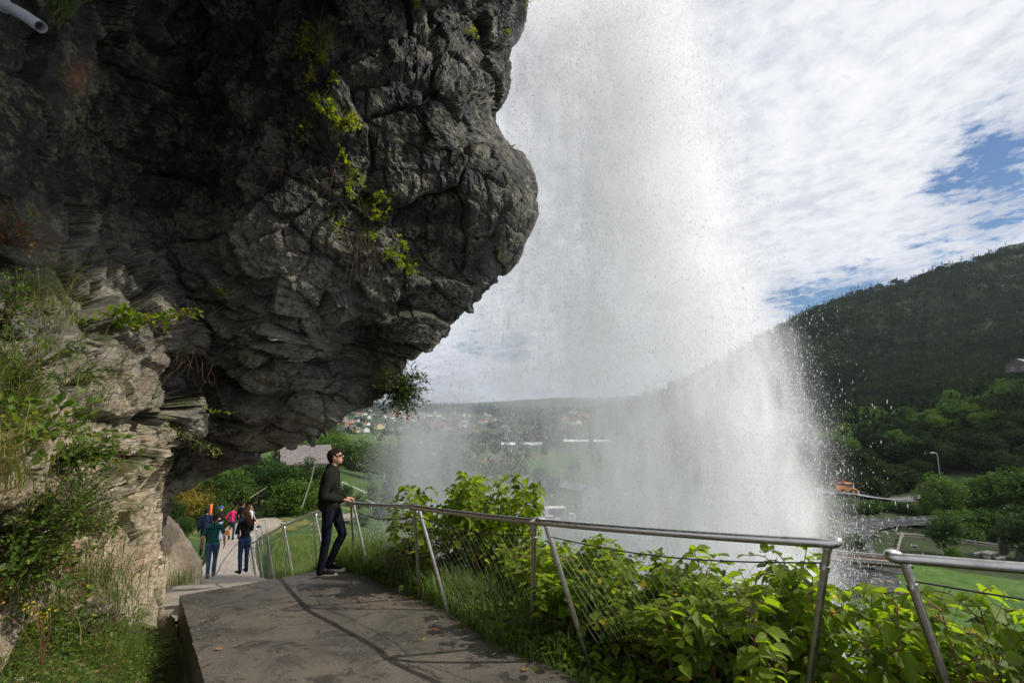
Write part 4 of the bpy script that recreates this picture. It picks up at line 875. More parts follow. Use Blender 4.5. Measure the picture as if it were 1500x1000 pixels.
leafy(110,680,'bright green fern-like bush on the pale rock at left',700,.05,(.42,.30,.26),tint=.55,mat=M_bush,off=.12,name='bush',cat='bush')
leafy(60,650,'low leafy plant on the pale rock above the bright green bush',260,.06,(.40,.22,.18),tint=.65,mat=M_bush)
leafy(35,790,'large dark green small-leaved bush at the left edge of the frame',2600,.033,(.42,.34,.46),tint=.42,mat=M_bush,off=.15,name='bush',cat='bush')
leafy(95,740,'dark green small-leaved bush beside the large one, on the pale rock',1100,.033,(.34,.26,.30),tint=.5,mat=M_bush,off=.12,name='bush',cat='bush')
leafy(30,560,'straggly green shrub at the left edge above the pale rock',900,.035,(.40,.30,.42),tint=.5,mat=M_bush,off=.1,name='shrub',cat='bush')
leafy(50,930,'leafy weeds covering the rock at the bottom left corner',1500,.045,(.6,.25,.22),tint=.5,mat=M_bush,off=.06,name='weeds')
leafy(20,840,'dense weeds under the dark bush at the left edge',1100,.04,(.45,.3,.3),tint=.45,mat=M_bush,off=.08,name='weeds')
leafy(135,780,'low green weeds on the rust-stained ledge',420,.035,(.3,.2,.16),tint=.55,mat=M_bush,off=.05,name='weeds')
leafy(12,480,'straggly shrub with thin leaves at the left edge, above the other shrubs',500,.035,(.30,.25,.34),tint=.5,mat=M_bush,name='shrub',cat='bush')
leafy(110,560,'small green shrub growing from the ledge of pale rock',320,.035,(.36,.22,.20),tint=.5,mat=M_bush,name='shrub',cat='bush')
leafy(20,350,'rust brown dried plant at the left edge under the dark rock',420,.030,(.30,.22,.30),tint=.45,mat=M_dry,name='dry_plant')
leafy(28,330,'green seed-headed weed above the rust brown dried plant',130,.03,(.2,.2,.2),tint=.7,mat=M_bush)
leafy(455,60,'hanging green grass-like plant in the crack near the top of the cliff',160,.045,(.16,.2,.25),tint=.6,dirn=(.1,-.4,-.6))
leafy(448,120,'yellowing leaves in the crack just below the hanging green plant',70,.04,(.08,.1,.2),tint=.93,dirn=(0,-.3,-.8))
leafy(520,188,'fern and yellow-green leaves on the mossy knob of the cliff',150,.05,(.18,.15,.14),tint=.8,dirn=(.4,-.3,.1))
leafy(512,225,'small fern hanging under the mossy knob of the cliff',120,.035,(.10,.12,.18),tint=.7,dirn=(0,-.3,-.8))
leafy(560,318,'yellow-green leafy sprig on the middle of the overhang',110,.055,(.24,.16,.12),tint=.8,dirn=(.7,-.3,-.2))
leafy(538,275,'single fern frond on the overhang above the leafy sprig',45,.04,(.14,.1,.10),tint=.75,dirn=(.5,-.3,-.4))
leafy(575,372,'green leafy plant over a tangle of bare roots on the overhang',140,.05,(.26,.16,.12),tint=.65,dirn=(.7,-.3,-.1))
leafy(318,430,'tiny bright green sprig beside the grey ledges',30,.06,(.08,.08,.12),tint=.8)
leafy(742,380,'mossy fringe near the right edge of the overhang',260,.03,(.10,.12,.50),tint=.75,mat=M_bush,dirn=(.1,-.3,.2),off=.03)
leafy(782,6,'green sprig reaching out from the top edge of the cliff beside the water',110,.06,(.34,.15,.10),tint=.72,dirn=(1,-.2,.1),p0=at(770,2,9.3))
leafy(752,60,'small green plant on the edge of the cliff below the top sprig',60,.045,(.10,.1,.12),tint=.7)
ordn=['topmost','second from the top','third from the top','fourth from the top','fifth from the top','sixth from the top','seventh from the top','eighth from the top','ninth from the top','ninth from the bottom','eighth from the bottom','seventh from the bottom','sixth from the bottom','fifth from the bottom','fourth from the bottom','third from the bottom','second from the bottom','lowest']
for k_,(px_,py_) in enumerate(sorted(((462,85),(478,110),(470,150),(492,172),(505,195),(528,250),(520,290),(548,300),(552,345),(600,360),(590,395),(612,385),(505,330),(440,40),(440,200),(610,20),(700,50)),key=lambda q:q[1])):
    leafy(px_,py_,'small leaf cluster on the face of the overhang, '+ordn[k_],60+10*(k_%4),.05,(.13,.12,.16),tint=.7,dirn=(.4,-.4,-.3))
    if k_%2: tuft(px_,py_+12,50,.28,'grass tuft under the leaf cluster '+ordn[k_]+' on the overhang',.35,spread=.04)
# bush hanging from the lower tip of the overhang
hb=at(588,572,9.3); leafy(590,572,'dark small-leaved bush hanging from the lower tip of the overhang',3000,.050,(.44,.30,.46),tint=.14,mat=M_bush,p0=hb,off=.02,dirn=(.15,0,-.25),name='hanging_bush',cat='bush')
leafy(612,553,'thin branch with leaves reaching right from the hanging bush',110,.05,(.34,.10,.08),tint=.25,mat=M_bush,p0=at(596,556,9.5),dirn=(1.2,0,.15),name='branch')
# hanging runner in front of the dark hollow
pts=catmull([at(200,588,6.1),at(240,620,6.6),at(285,645,7.0),at(320,664,7.2)],40)
root=thing('hanging_vine','thin vine with small pale leaves hanging across the dark hollow of the cliff','vine',pts[0]); MB().tube(pts-pts[0],.004,5,False).build('stems',M_twig,root,True)
n=260; k=rng.integers(0,40,n); P=pts[k]-pts[0]+rng.normal(size=(n,3))*.035
link('leaves',fol_mesh('leaves',[leaves(P,rand_dir(n),nrm(np.array([0,-.3,1.])+.5*rand_dir(n)),.045*rng.uniform(.6,1.2,n),SML,SMLT)],M_bush,[np.clip(.75+rng.normal(size=n)*.15,0,1)]),root)
pts=catmull([at(262,595,7.6),at(300,600,7.4),at(335,604,7.3)],16)
root=thing('hanging_vine','short bright green sprig sticking out above the long hanging vine','vine',pts[0]); MB().tube(pts-pts[0],.003,5,False).build('stems',M_twig,root,True)
n=40; k=rng.integers(3,16,n); P=pts[k]-pts[0]+rng.normal(size=(n,3))*.02
link('leaves',fol_mesh('leaves',[leaves(P,rand_dir(n),nrm(np.array([0,-.3,1.])+.5*rand_dir(n)),.06*rng.uniform(.6,1.2,n))],M_knot,[np.clip(.8+rng.normal(size=n)*.1,0,.9)]),root)
# bare roots and twigs dangling from the face
def roots(px,py,n,ln,label,seed,dirn=(.2,-.2,-1)):
    p,nn=rock(px,py); r=np.random.default_rng(seed); mb=MB()
    for k in range(n):
        d=nrm(np.array(dirn)+r.normal(size=3)*.45); L=ln*r.uniform(.4,1.1); a=r.normal(size=3)*.06
        q=catmull([a,a+d*L*.4+r.normal(size=3)*.05+nn*.06,a+d*L*.75+r.normal(size=3)*.07+nn*.05,a+d*L+r.normal(size=3)*.06],16); mb.tube(q,np.linspace(.0035,.0012,16),4,False)
    o=mb.build('bare_roots',M_twig,None,True,p); tag(o,label,'roots')
roots(545,340,20,1.1,'tangle of thin bare roots hanging on the middle of the overhang',1,(.35,-.2,-.9)); roots(285,500,22,1.0,'pale bare roots dangling beside the dark hollow',2); roots(500,240,12,.9,'dry roots hanging below the mossy knob',3); roots(230,470,12,.5,'brown wiry twigs beside the leafy creeper',4,(.6,-.2,.2)); roots(200,505,10,.8,'thin bare stems arching across the layered rock',5,(.9,-.3,-.3))
for i_,(px_,py_,n_,h_,l_,dr_,sp_) in enumerate(((105,12,90,.34,'green grass tuft hanging from the dark rock near the drain pipe',.1,.06),(98,45,50,.25,'smaller green grass tuft below the one near the drain pipe',.1,.04),(470,50,70,.35,'grass tuft in the crack near the top of the cliff',.2,.06),(75,455,200,.55,'long dry grass stems leaning over the left ledge',.5,.14),(10,600,420,.55,'thick grass clump at the left edge of the frame',.3,.16),(135,840,380,.5,'long arching grass clump at the foot of the pale rock',.25,.18),(180,880,300,.42,'arching grass clump by the corner of the path slab',.35,.15),(60,880,320,.5,'grass clump at the bottom left below the dark bush',.3,.18),(8,700,220,.5,'straw-coloured dead grass hanging at the left edge',.95,.08),(150,600,120,.3,'small grass tuft on the pale ledge under the creeper',.4,.1),(498,205,80,.3,'brown dry grass on the mossy knob of the cliff',.9,.05),(555,540,150,.35,'dry brown grass above the hanging bush',.85,.1))):
    tuft(px_,py_,n_,h_,l_,dr_,spread=sp_)
# yellow flowers
def flowers(px,py,label,n=60,p0=None):
    p=(rock(px,py)[0] if p0 is None else p0); r=np.random.default_rng(px); root=thing('yellow_flowers',label,'flowers',p); mb=MB(); P=[]
    for k in range(9):
        tip=np.array([r.normal()*.09,r.normal()*.06-.06,.12+r.uniform(0,.2)]); mb.tube(catmull([[0,0,-.05],tip*.6+[.02,0,0],tip],7),.0018,4,False)
        P.append(tip+r.normal(size=(n//9,3))*.022)
    P=np.vstack(P); m=len(P); me=fol_mesh('petals',[leaves(P,rand_dir(m),rand_dir(m),.017*np.ones(m),SML,SMLT)],M_yel,[np.full(m,.5)]); link('blossom',me,root); mb.build('stems',M_stem,root,True)
M_yel=leafmat('yellow_petal',(.45,.33,.01),(.6,.45,.02),.3,.6)
flowers(100,850,'sprays of small yellow flowers below the rust-stained rock',150); flowers(165,795,'yellow flowers in the crack of the pale rock',60); flowers(10,905,'yellow flowers at the bottom left edge',60); flowers(62,965,'yellow flowers low in the left bank grass',60,at(62,960,2.9)); flowers(195,690,'yellow-green moss cushion with flowers on the pale rock',60)
# grass tuft by the boulder
q=at(266,858,11.2); P=q+rng.normal(size=(160,3))*np.array([.16,.16,.01]); o=blades(P-q,.45,(0,0,0),.010,77,.6+0*P[:,0],name='grass_tuft',droop=.3); o.location=Vector(q.tolist()); tag(o,'bushy grass tuft at the foot of the pale boulder','grass tuft')
# stones on the left bank
V7=scatter(60,box_xy(-3.6,-1.6,2.6,5.5),kp(-1.6,-.35))
sm=[boulder((0,0,0),(1,.8,.5),.12,90+k,n=20,mat=M_pale,name='stone') for k in range(3)]
for k,p in enumerate(V7[:34]):
    o=sm[k] if k<3 else sm[k%3].copy()
    if k>=3: COL.objects.link(o)
    s=rng.uniform(.02,.06); o.scale=(s,s,s); o.location=Vector((p+[0,0,.01]).tolist()); o.rotation_euler=(0,0,rng.uniform(0,6)); tag(o,'small pale stone lying among the weeds of the left bank','stone','pale stones on the left bank')

# grit and fallen leaves on the slab: too many to count
r=np.random.default_rng(5); n=900; a=r.uniform(.01,.99,n)**.8; s_=r.uniform(0,1,n)**1.3; a=np.where(r.random(n)<.6,np.where(r.random(n)<.65,1-a*.16,a*.12),a); i=(s_*(len(R_)-16)+15).astype(int); i=np.minimum(i,len(R_)-1)
P=L_[i]*(1-a)[:,None]+R_[i]*a[:,None]; P[:,:2]+=r.normal(size=(n,2))*.03; P[:,2]+=.004
ico=nrm(np.array([(0,0,1),(1,0,.2),(.3,.95,.2),(-.8,.6,.2),(-.8,-.6,.2),(.3,-.95,.2),(0,0,-1)],float)); icf=np.array([(0,1,2),(0,2,3),(0,3,4),(0,4,5),(0,5,1),(6,2,1),(6,3,2),(6,4,3),(6,5,4),(6,1,5)])
V,Fx=stamp(ico,icf,P,frames(rand_dir(n),rand_dir(n)),np.stack([r.uniform(.003,.012,n)**1.0,r.uniform(.003,.010,n),r.uniform(.002,.007,n)],1))
tag(link('path_grit',mesh_from('path_grit',V,Fx,plain('grit',(.17,.15,.125),.9,0,.5,30,0,obj=False),False)),kind='stuff')
n=70; a=np.where(r.random(n)<.75,1-r.uniform(0,.25,n),r.uniform(0,1,n)); i=(r.uniform(0,1,n)*(len(R_)-18)+16).astype(int); P=L_[i]*(1-a)[:,None]+R_[i]*a[:,None]; P[:,2]+=.012
d=rand_dir(n)*[1,1,.08]; me=fol_mesh('fallen_leaves',[leaves(P,d,nrm(np.array([0,0,1.])+.25*rand_dir(n)),r.uniform(.025,.06,n))],M_dry,[r.uniform(.1,1,n)]); tag(link('fallen_leaves',me),kind='stuff')
# ------------------------------------------------------------------ trees
M_bark=plain('bark',(.085,.065,.045),.9,0,.4,6,.5); M_tree=leafmat('tree_leaf',(.014,.040,.010),(.075,.150,.024),.35,.6,(.15,.17,.03),.2,rnd=1)
M_conif=leafmat('conifer_needles',(.006,.018,.008),(.020,.045,.016),.12,.7,None,.15)
QUADL=np.array([(0,0,0),(.5,.42,.10),(1,0,-.08),(.5,-.42,.10)],float)
def tree_mesh(seed,kind='round',n=2600,leaf=.045):
    """unit-high tree: crown and trunk meshes"""
    r=np.random.default_rng(seed); st=MB(); C=[]
    if kind=='conifer':
        st.tube([[0,0,-.03],[0,0,.5],[0,0,.99]],[.016,.010,.002],6)
        lev=np.linspace(.07,.97,26); P=[];D=[]
        for z in lev:
            rad=.20*(1-z)**.85+.01; nb=int(6+10*(1-z))
            for b in range(nb):
                a=r.uniform(0,2*PI); L=rad*r.uniform(.6,1.15); m=max(3,int(n/26/nb*1.2*(L/.12)))
                f=r.uniform(.15,1,m); q=np.stack([np.cos(a)*L*f,np.sin(a)*L*f,z-.10*L/.2*f**1.5*.55+0*f],1)+r.normal(size=(m,3))*np.array([.010,.010,.008]); P.append(q); D.append(np.tile([math.cos(a),math.sin(a),-.35],(m,1))+r.normal(size=(m,3))*.5)
        P=np.vstack(P); D=nrm(np.vstack(D)); U=nrm(np.array([0,0,1.])+.5*r.normal(size=P.shape)); T=np.clip(.45+.3*fbm(P*9,2)+r.normal(size=len(P))*.18,0,1)
        return fol_mesh('crown',[leaves(P,D,U,leaf*.8*r.uniform(.6,1.3,len(P)),QUADL,SMLT)],M_conif,[T]), st.mesh('trunk',M_bark,True)
    st.tube(catmull([[0,0,-.03],[.01,0,.15],[-.01,.01,.35],[.02,0,.6]],10),np.linspace(.028,.010,10),7)
    nc=26; cs=[]
    W_r={'round':(.34,.34,.40,.54),'tall':(.17,.17,.42,.55),'shrub':(.52,.48,.42,.45),'loose':(.26,.26,.36,.60)}[kind]
    for k in range(nc):
        d=nrm(r.normal(size=3)); d[2]=d[2]*.9; c=d*np.array(W_r[:3])*r.uniform(.45,.92)+[0,0,W_r[3]]; cs.append((c,r.uniform(.09,.17)*(1.5 if kind=='shrub' else 1)*(.8 if kind in('tall','loose') else 1)))
        b=np.array([0,0,r.uniform(.2,.5)]); st.tube(catmull([b,(b+c)/2+[0,0,.02],c],6),np.linspace(.009,.002,6),4,False)
    P=[];O=[]
    per=n//nc
    for c,rad in cs:
        d=nrm(r.normal(size=(per,3))); rr_=rad*r.uniform(.55,1.0,per)**.6*(1+.35*fbm(d*2.3+c*9,2)); P.append(c+d*rr_[:,None]*np.array([1.1,1.1,.8])); O.append(d)
    P=np.vstack(P);O=np.vstack(O); P=P+.03*np.stack([fbm(P*7+j*5,2) for j in range(3)],1)
    D=nrm(O+r.normal(size=P.shape)*.8); U=nrm(O*.7+np.array([0,0,.8])+r.normal(size=P.shape)*.4); T=np.clip(.45+.45*fbm(P*6+seed,2)+r.normal(size=len(P))*.17,0,1)
    return fol_mesh('crown',[leaves(P,D,U,leaf*r.uniform(.5,1.3,len(P)),QUADL,SMLT)],M_tree,[T]), st.mesh('trunk',M_bark,True)
M_dsh=leafmat('dry_shrub_leaf',(.045,.050,.012),(.20,.18,.035),.4,.6,(.32,.17,.05),.2,rnd=1)
M_shadet=leafmat('shaded_tree_leaf',(.006,.016,.006),(.028,.052,.014),.25,.7,(.06,.07,.02),.1,rnd=1)  # shade low in the wood put into a darker copy of the leaf colour
TM={}
for kind,seeds,n,lf in (('round',(1,2,3,4,5),5200,.034),('tall',(6,7),4200,.028),('shrub',(8,9,10),4200,.05),('loose',(11,12),2600,.030),('conifer',(13,14,15),4200,.030)):
    TM[kind]=[tree_mesh(s,kind,n,lf) for s in seeds]
_c,_t=tree_mesh(10,'shrub',4200,.05); _c.materials.clear(); _c.materials.append(M_dsh); TM['dryshrub']=[(_c,_t)]; TM['dark']=[]
for s_ in (31,32,33): _c,_t=tree_mesh(s_,'round',5200,.034); _c.materials.clear(); _c.materials.append(M_shadet); TM['dark'].append((_c,_t))
def tree(px,py,Y,h,kind,label,name='tree',cat='tree',group=None,sx=1.,z=None,k=None,sink=0):
    p=at(px,py,Y); g=Hs(p[0],p[1]) if z is None else z
    c,t=TM[kind][int(rng.integers(len(TM[kind]))) if k is None else k%len(TM[kind])]
    o=thing(name,label,cat,(p[0],p[1],g-.1-sink),rng.uniform(0,6.28),group); o.scale=(h*sx,h*sx,h)
    link('crown',c,o); link('trunk',t,o); return o
def tree_top(px,topy,Y,kind,label,**k):
    """tree whose top is seen at (px,topy): its height follows from the ground below"""
    p=at(px,topy,Y); g=Hs(p[0],p[1]); return tree(px,topy,Y,max(p[2]-g,1.2),kind,label,**k)
# behind the walkers: dark trees and a bank of bushes
G='trees on the bank behind the walkers'
for i_,(x_,t_,Y_,kd,sx,lb) in enumerate(((330,668,52,'round',1.1,'dark green tree behind the walkers, leftmost of the bank'),(300,690,50,'shrub',1.1,'light green bush on the bank behind the walkers, at the cliff edge'),(362,655,56,'conifer',1.3,'spruce behind the walkers on the bank'),(385,660,54,'round',1.1,'dense dark tree behind the walkers, left of the slate-roofed house'),(405,652,58,'conifer',1.4,'dark spruce left of the slate-roofed house'),(420,668,52,'round',1.0,'dense dark tree just left of the man in the green jacket'),(438,690,50,'shrub',1.0,'green bush between the dark trees and the man'),(350,675,47,'loose',1.2,'loose light green tree over the walkers'),(470,672,60,'round',.9,'leafy tree in front of the slate-roofed house'),(456,664,61,'loose',1.0,'loose leafy tree partly covering the slate roof'),(428,672,62,'shrub',.9,'bush hiding the foot of the slate-roofed house'),(452,684,64,'shrub',.9,'second bush hiding the wall of the slate-roofed house'))):
    tree_top(x_,t_,Y_,kd,lb,sx=sx,group=G)
G='bushes on the dry bank above the path bend'
kk=0
for x_,y_,Y_,h in ((262,730,44,3.2),(285,735,43,3.0),(310,738,43,2.6),(332,738,44,2.4),(275,715,48,3.6),(300,712,50,3.2),(330,715,50,2.8),(395,735,49,2.0),(420,738,50,2.2),(356,738,45,1.5),(455,745,52,2.6),(475,742,55,2.8),(250,752,40,2.4),(268,762,37,1.6)):
    kk+=1; tree(x_,y_,Y_,h,'dryshrub' if kk%5<3 else 'shrub','yellow-green bush on the dry bank above the path, '+['lowest row','middle row','upper row'][int((Y_-36)//6)%3]+', near the '+('cliff' if x_<300 else 'path bend' if x_<400 else 'tall dark trees'),name='bush',cat='bush',group=G)
# right of the man, down towards the valley
for x_,t_,Y_,kd,sx,lb in ((545,640,95,'round',1.2,'big dark round tree right of the head of the man'),(575,655,105,'round',1.2,'dark round tree beside the big one, at the edge of the spray'),(600,700,80,'round',1.0,'pale green willow-like tree at the edge of the spray'),(570,690,72,'tall',1.3,'slender green tree right of the man'),(548,700,68,'tall',1.4,'second slender green tree right of the man'),(525,715,62,'shrub',1.,'yellow-green shrub right of the jacket'),(505,705,64,'shrub',1.,'round shrub just behind the man'),(620,725,85,'shrub',1.1,'bush at the foot of the willow-like tree'),(497,650,130,'loose',1.2,'airy birch behind the head of the man'),(470,640,115,'loose',1.2,'airy birch above the slate roof'),(520,665,120,'round',1.0,'tree in the middle of the green meadows'),(590,640,150,'round',1.2,'tree above the red-roofed barn'),(640,735,90,'shrub',1.0,'bush seen through thin spray left of the parking yard'),(560,730,60,'shrub',1.,'low shrub beyond the verge grass'),(585,738,58,'shrub',1.,'low leafy shrub left of the tall plants'),(530,745,50,'shrub',.9,'low shrub behind the railing panel next to the man')):
    tree_top(x_,t_,Y_,kd,lb,sx=sx,group='trees below the railing')
# leaning bare pole
mb=MB(); a,b=at(442,744,40),at(464,668,43); mb.tube([a*0,(b-a)*.5+[.1,0,0],b-a],[.055,.045,.025],7); o=mb.build('dead_trunk',plain('dead_wood',(.17,.15,.115),.9),None,True,a); tag(o,'thin bare leaning trunk just left of the man','trunk')
mb=MB(); a,b=at(366,729,44),at(391,713,46); mb.tube([a*0,b-a],[.045,.03],6); o=mb.build('fallen_trunk',bpy.data.materials['dead_wood'],None,True,a); tag(o,'pale fallen trunk lying on the bank above the walkers','trunk')
# valley seen through the spray
G='trees in the valley behind the spray'
for k in range(70):
    Y_=float(rng.choice([150,170,200,260,320,380,480,600])); x_=float(rng.uniform(640,1180)); 
    if Y_<190 and 740<x_<960: continue
    p=at(x_,650,Y_); tree(x_,650,Y_,rng.uniform(7,13),rng.choice(['round','round','tall','conifer']),'tree in the valley dimmed by the spray of the waterfall',group=G,sx=1.2)
for x_,t_,Y_ in ((795,606,420),(805,612,400),(815,610,410),(784,615,430),(700,640,300),(735,672,190),(790,680,180),(800,700,160),(812,692,170),(985,612,230),(1010,605,230),(1035,620,220),(960,640,240),(1060,640,200)):
    tree_top(x_,t_,Y_,'round' if Y_<400 else 'conifer','tree standing out darkly through the thin middle of the spray',group='dark trees through the spray',sx=1.3)
for k in range(34):
    Y_=float(rng.choice([120,135,150,180,210,250,300,360])); x_=float(rng.uniform(450,690))
    if 505<x_<600 and 200<Y_<340: continue
    tree(x_,650,Y_,rng.uniform(6,12),rng.choice(['round','shrub','round','loose']),'tree of the valley left of the spray, beyond the man',group='trees left of the spray',sx=1.25,sink=.8)
# wood on the right slope: sunlit crowns, each its own tree
G='trees of the wood on the right slope'
def wood(rows,lab):
    for Y_,x0,x1,step,hh,names in rows:
        x_=x0
        while x_<x1:
            kd=str(rng.choice(names)); h=rng.uniform(.8,1.2)*hh
            q=at(x_,600,Y_*rng.uniform(.94,1.06)); 
            tree(x_,600,q[1],h*(1.15 if kd=='conifer' else .72 if kd=='shrub' else 1),kd,lab+(' left end near the spray' if x_<1290 else ' middle' if x_<1400 else ' right end'),group=G,sx=1.15,sink=h*.2)
            x_+=step*rng.uniform(.75,1.25)
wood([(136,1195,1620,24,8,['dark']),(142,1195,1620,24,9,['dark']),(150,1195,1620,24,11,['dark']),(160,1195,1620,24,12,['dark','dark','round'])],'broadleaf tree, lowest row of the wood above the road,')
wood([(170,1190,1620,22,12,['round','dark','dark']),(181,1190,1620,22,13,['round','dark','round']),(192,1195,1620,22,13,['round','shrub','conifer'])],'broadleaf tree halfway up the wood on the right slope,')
wood([(206,1200,1620,20,14,['round','round','shrub']),(222,1205,1620,20,15,['round','shrub','conifer'])],'tree in the top row of the right wood,')
# by the stream and the lawn
for x_,t_,Y_,kd,sx,lb in ((1375,684,98,'round',.9,'round tree left of the lamp post above the lawn'),(1410,690,100,'round',1.,'greyish tree behind the young tree on the lawn'),(1440,682,98,'round',1.1,'large dark tree above the lawn'),(1475,676,96,'round',1.1,'large leafy tree at the right edge above the lawn'),(1510,668,94,'round',1.1,'big tree cut by the right edge of the frame'),(1378,742,80,'tall',1.5,'young slender tree on the lawn by the fence'),(1488,735,80,'tall',1.8,'young willow-like tree at the right edge of the lawn'),(1400,738,92,'shrub',1.2,'dark bush under the trees behind the lawn'),(1430,735,94,'shrub',1.2,'second dark bush behind the lawn'),(1460,738,92,'shrub',1.2,'third dark bush behind the lawn'),(1250,775,84,'shrub',1.0,'grey-green bush by the stream next to the spray'),(1232,780,84,'shrub',1.0,'small bush half inside the spray by the stream'),(1395,795,76,'shrub',.7,'small shrub on the lawn under the young tree')):
    tree_top(x_,t_,Y_,kd,lb,sx=sx,group='trees around the lawn')
for k in range(26):
    x_=1205+k*7.5; Y_=115+rng.uniform(-4,4); tree(x_,740,Y_,rng.uniform(2,3.4),'shrub','low bush in the hedge-like rows between road and stream',name='bush',cat='bush',group='bushes between road and stream')
# --- far woods: one mass, thousands of small crowns on the hills
def forest(name,n,az0,az1,r0,r1,hh,seed,cond=None,per=26,leaf=.34,mat=None,con=.5):
    r=np.random.default_rng(seed); a=np.radians(r.uniform(az0,az1,n*3)); rad=np.exp(r.uniform(math.log(r0),math.log(r1),n*3)); x,y=rad*np.sin(a),rad*np.cos(a); z=H(x,y)
    # follow the relief added to the terrain sheet
    P=np.stack([x,y,z],1)
    k=np.ones(len(P),bool) if cond is None else cond(P,rad,proj(P)); P=P[k][:n]; m=len(P); print(name,m)
    h=hh*r.uniform(.6,1.25,m)*np.clip(np.hypot(P[:,0],P[:,1])/420,.8,2.5)**.55; isc=(r.random(m)<con+.35*fbm(P/60.,2))
    # clump leaves on a unit crown
    d=nrm(r.normal(size=(m,per,3))); d[...,2]=np.abs(d[...,2])*1.0-.25; u_=r.uniform(0,1,(m,per))
    Cc=d*np.array([.42,.42,.45])+np.array([0,0,.55]); zc=u_**1.6; Kc=np.stack([np.cos(d[...,0]*9)*.24*(1-zc),np.sin(d[...,0]*9)*.24*(1-zc),zc*1.05],-1)
    L=np.where(isc[:,None,None],Kc,Cc*np.array([1.,1,1.]))*h[:,None,None]*np.where(isc,1.25,.95)[:,None,None]+P[:,None]
    od=nrm(np.where(isc[:,None,None],np.concatenate([Kc[...,:2]*4,np.full(Kc[...,:1].shape,.3)],-1),d)+.5*r.normal(size=d.shape))
    pos=L.reshape(-1,3); D=nrm(np.cross(od.reshape(-1,3),r.normal(size=(m*per,3)))); U=od.reshape(-1,3)
    T=np.clip(np.repeat(.42+.75*fbm(P/40.,3)+r.normal(size=m)*.12,per)+r.normal(size=m*per)*.12-np.repeat(isc*.28,per),0,1)
    sz=np.repeat(h,per)*leaf*np.repeat(np.where(isc,.62,1.),per)*r.uniform(.6,1.3,m*per)
    me=fol_mesh(name,[leaves(pos-D*sz[:,None]*.5,D,U,sz,QUADL,SMLT)],mat or M_far,[T]); o=link(name,me); tag(o,kind='stuff'); return o
M_far=leafmat('far_leaves',(.006,.016,.008),(.030,.056,.018),.2,.85,(.08,.09,.02),.05)  # leaf colour lowered to carry the cloud shadow on the mountain
forest('mountain_forest',21000,18,56,250,1000,6.8,21,lambda P,rad,pj:(pj[:,0]>900)&(rad>235+0*rad),44,.21)
forest('right_wood',1900,28,56,225,330,8,25,lambda P,rad,pj:(pj[:,0]>1180),60,.22,con=.2)
forest('valley_woods',4200,-30,26,260,1900,8,22,lambda P,rad,pj:(fbm(P*np.array([1,1,0])/90.+3,3)>.10+.16*((rad<700)*1.))&~((rad<520)&(pj[:,0]<650))&~((rad>880)&(rad<1800)&(pj[:,0]>440)&(pj[:,0]<740)&(fbm(P/45.,2)<.12)),16,.40,con=.4)
forest('far_hill_forest',9000,-32,24,1780,3400,11,23,None,9,.55,con=.6)
# ------------------------------------------------------------------ buildings, road, bridge, small things in the valley
M_white=plain('white_boards',(.70,.70,.68),.7,0,.08,3,.1); M_slate=plain('slate',(.15,.13,.125),.7,0,.4,3,.3); M_stone=plain('stone_wall',(.34,.32,.29),.9,0,.35,2,.5)
M_glass=plain('window_glass',(.03,.035,.045),.12,0,.1,3,0,.8); M_red=plain('red_boards',(.32,.05,.035),.8,0,.15,3,.1); M_tile=plain('dark_roof',(.09,.085,.085),.8,0,.2,3,.2); M_black=plain('black_metal',(.02,.02,.02),.5,.3,.1,3,0)
M_trim=plain('white_trim',(.75,.75,.73),.6,0,.05,3,0); M_rub=plain('tyre',(.02,.02,.02),.8,0,.2,9,0)
def house(px,py,Y,L,Wd,h,rh,rz,label,wall,roof,nwin=3,storeys=1,name='house',over=.35,chim=True,z=None):
    p=at(px,py,Y); g=(Hs(p[0],p[1]) if z is None else z)
    r=thing(name,label,'house' if name=='house' else name.replace('_',' '),(p[0],p[1],g-.3),rz); x,y=L/2,Wd/2; h=h+.3
    mb=MB(); V=[(-x,-y,0),(x,-y,0),(x,y,0),(-x,y,0),(-x,-y,h),(x,-y,h),(x,y,h),(-x,y,h),(-x,0,h+rh),(x,0,h+rh)]
    mb.add(V,[np.array([[0,1,5,4],[2,3,7,6]]),np.array([[0,4,8],[0,8,7],[0,7,3],[1,2,6],[1,6,9],[1,9,5]])]); mb.build('wall',wall,r)
    th=.16; rf=MB(); sl=rh/y
    for s in (-1,1):
        a=np.array([[-x-over,s*(y+over),h-over*sl+.03],[x+over,s*(y+over),h-over*sl+.03],[x+over,0,h+rh+.03],[-x-over,0,h+rh+.03]]); b=a+[0,0,th]
        rf.add(np.vstack([a,b]),np.array([[0,1,2,3],[4,7,6,5],[0,4,5,1],[1,5,6,2],[2,6,7,3],[3,7,4,0]]))
    ro=rf.build('roof',roof,r)
    if chim: MB().box((x*.3,0,h+rh+.35),(.6,.6,1.1)).build('chimney',M_tile if roof is not M_slate else M_black,ro)
    for st_ in range(storeys):
        zc=1.5+st_*2.6+.2
        for s in (-1,1):
            for k in range(nwin):
                xx=-x+L*(k+.5)/nwin; f=MB().box((xx,s*(y+.03),zc),(1.1,.08,1.3)).build('window',M_trim,r); MB().box((xx,s*(y+.05),zc),(.9,.10,1.1)).build('pane',M_glass,f)
            for k in (-1,1):
                yy=k*Wd*.22; f=MB().box((s*(x+.03),yy,zc),(.08,1.0,1.3)).build('window',M_trim,r); MB().box((s*(x+.05),yy,zc),(.10,.8,1.1)).build('pane',M_glass,f)
    MB().box((x*.55,-(y+.05),1.3),(.95,.09,2.0)).build('door',M_tile,r)
    return r
house(446,690,76,6.6,5.0,2.6,2.2,math.radians(30),'old stone house with a pale slate roof behind the head-high trees left of the man',M_stone,M_slate,2,z=at(446,688,76)[2]-1.3)
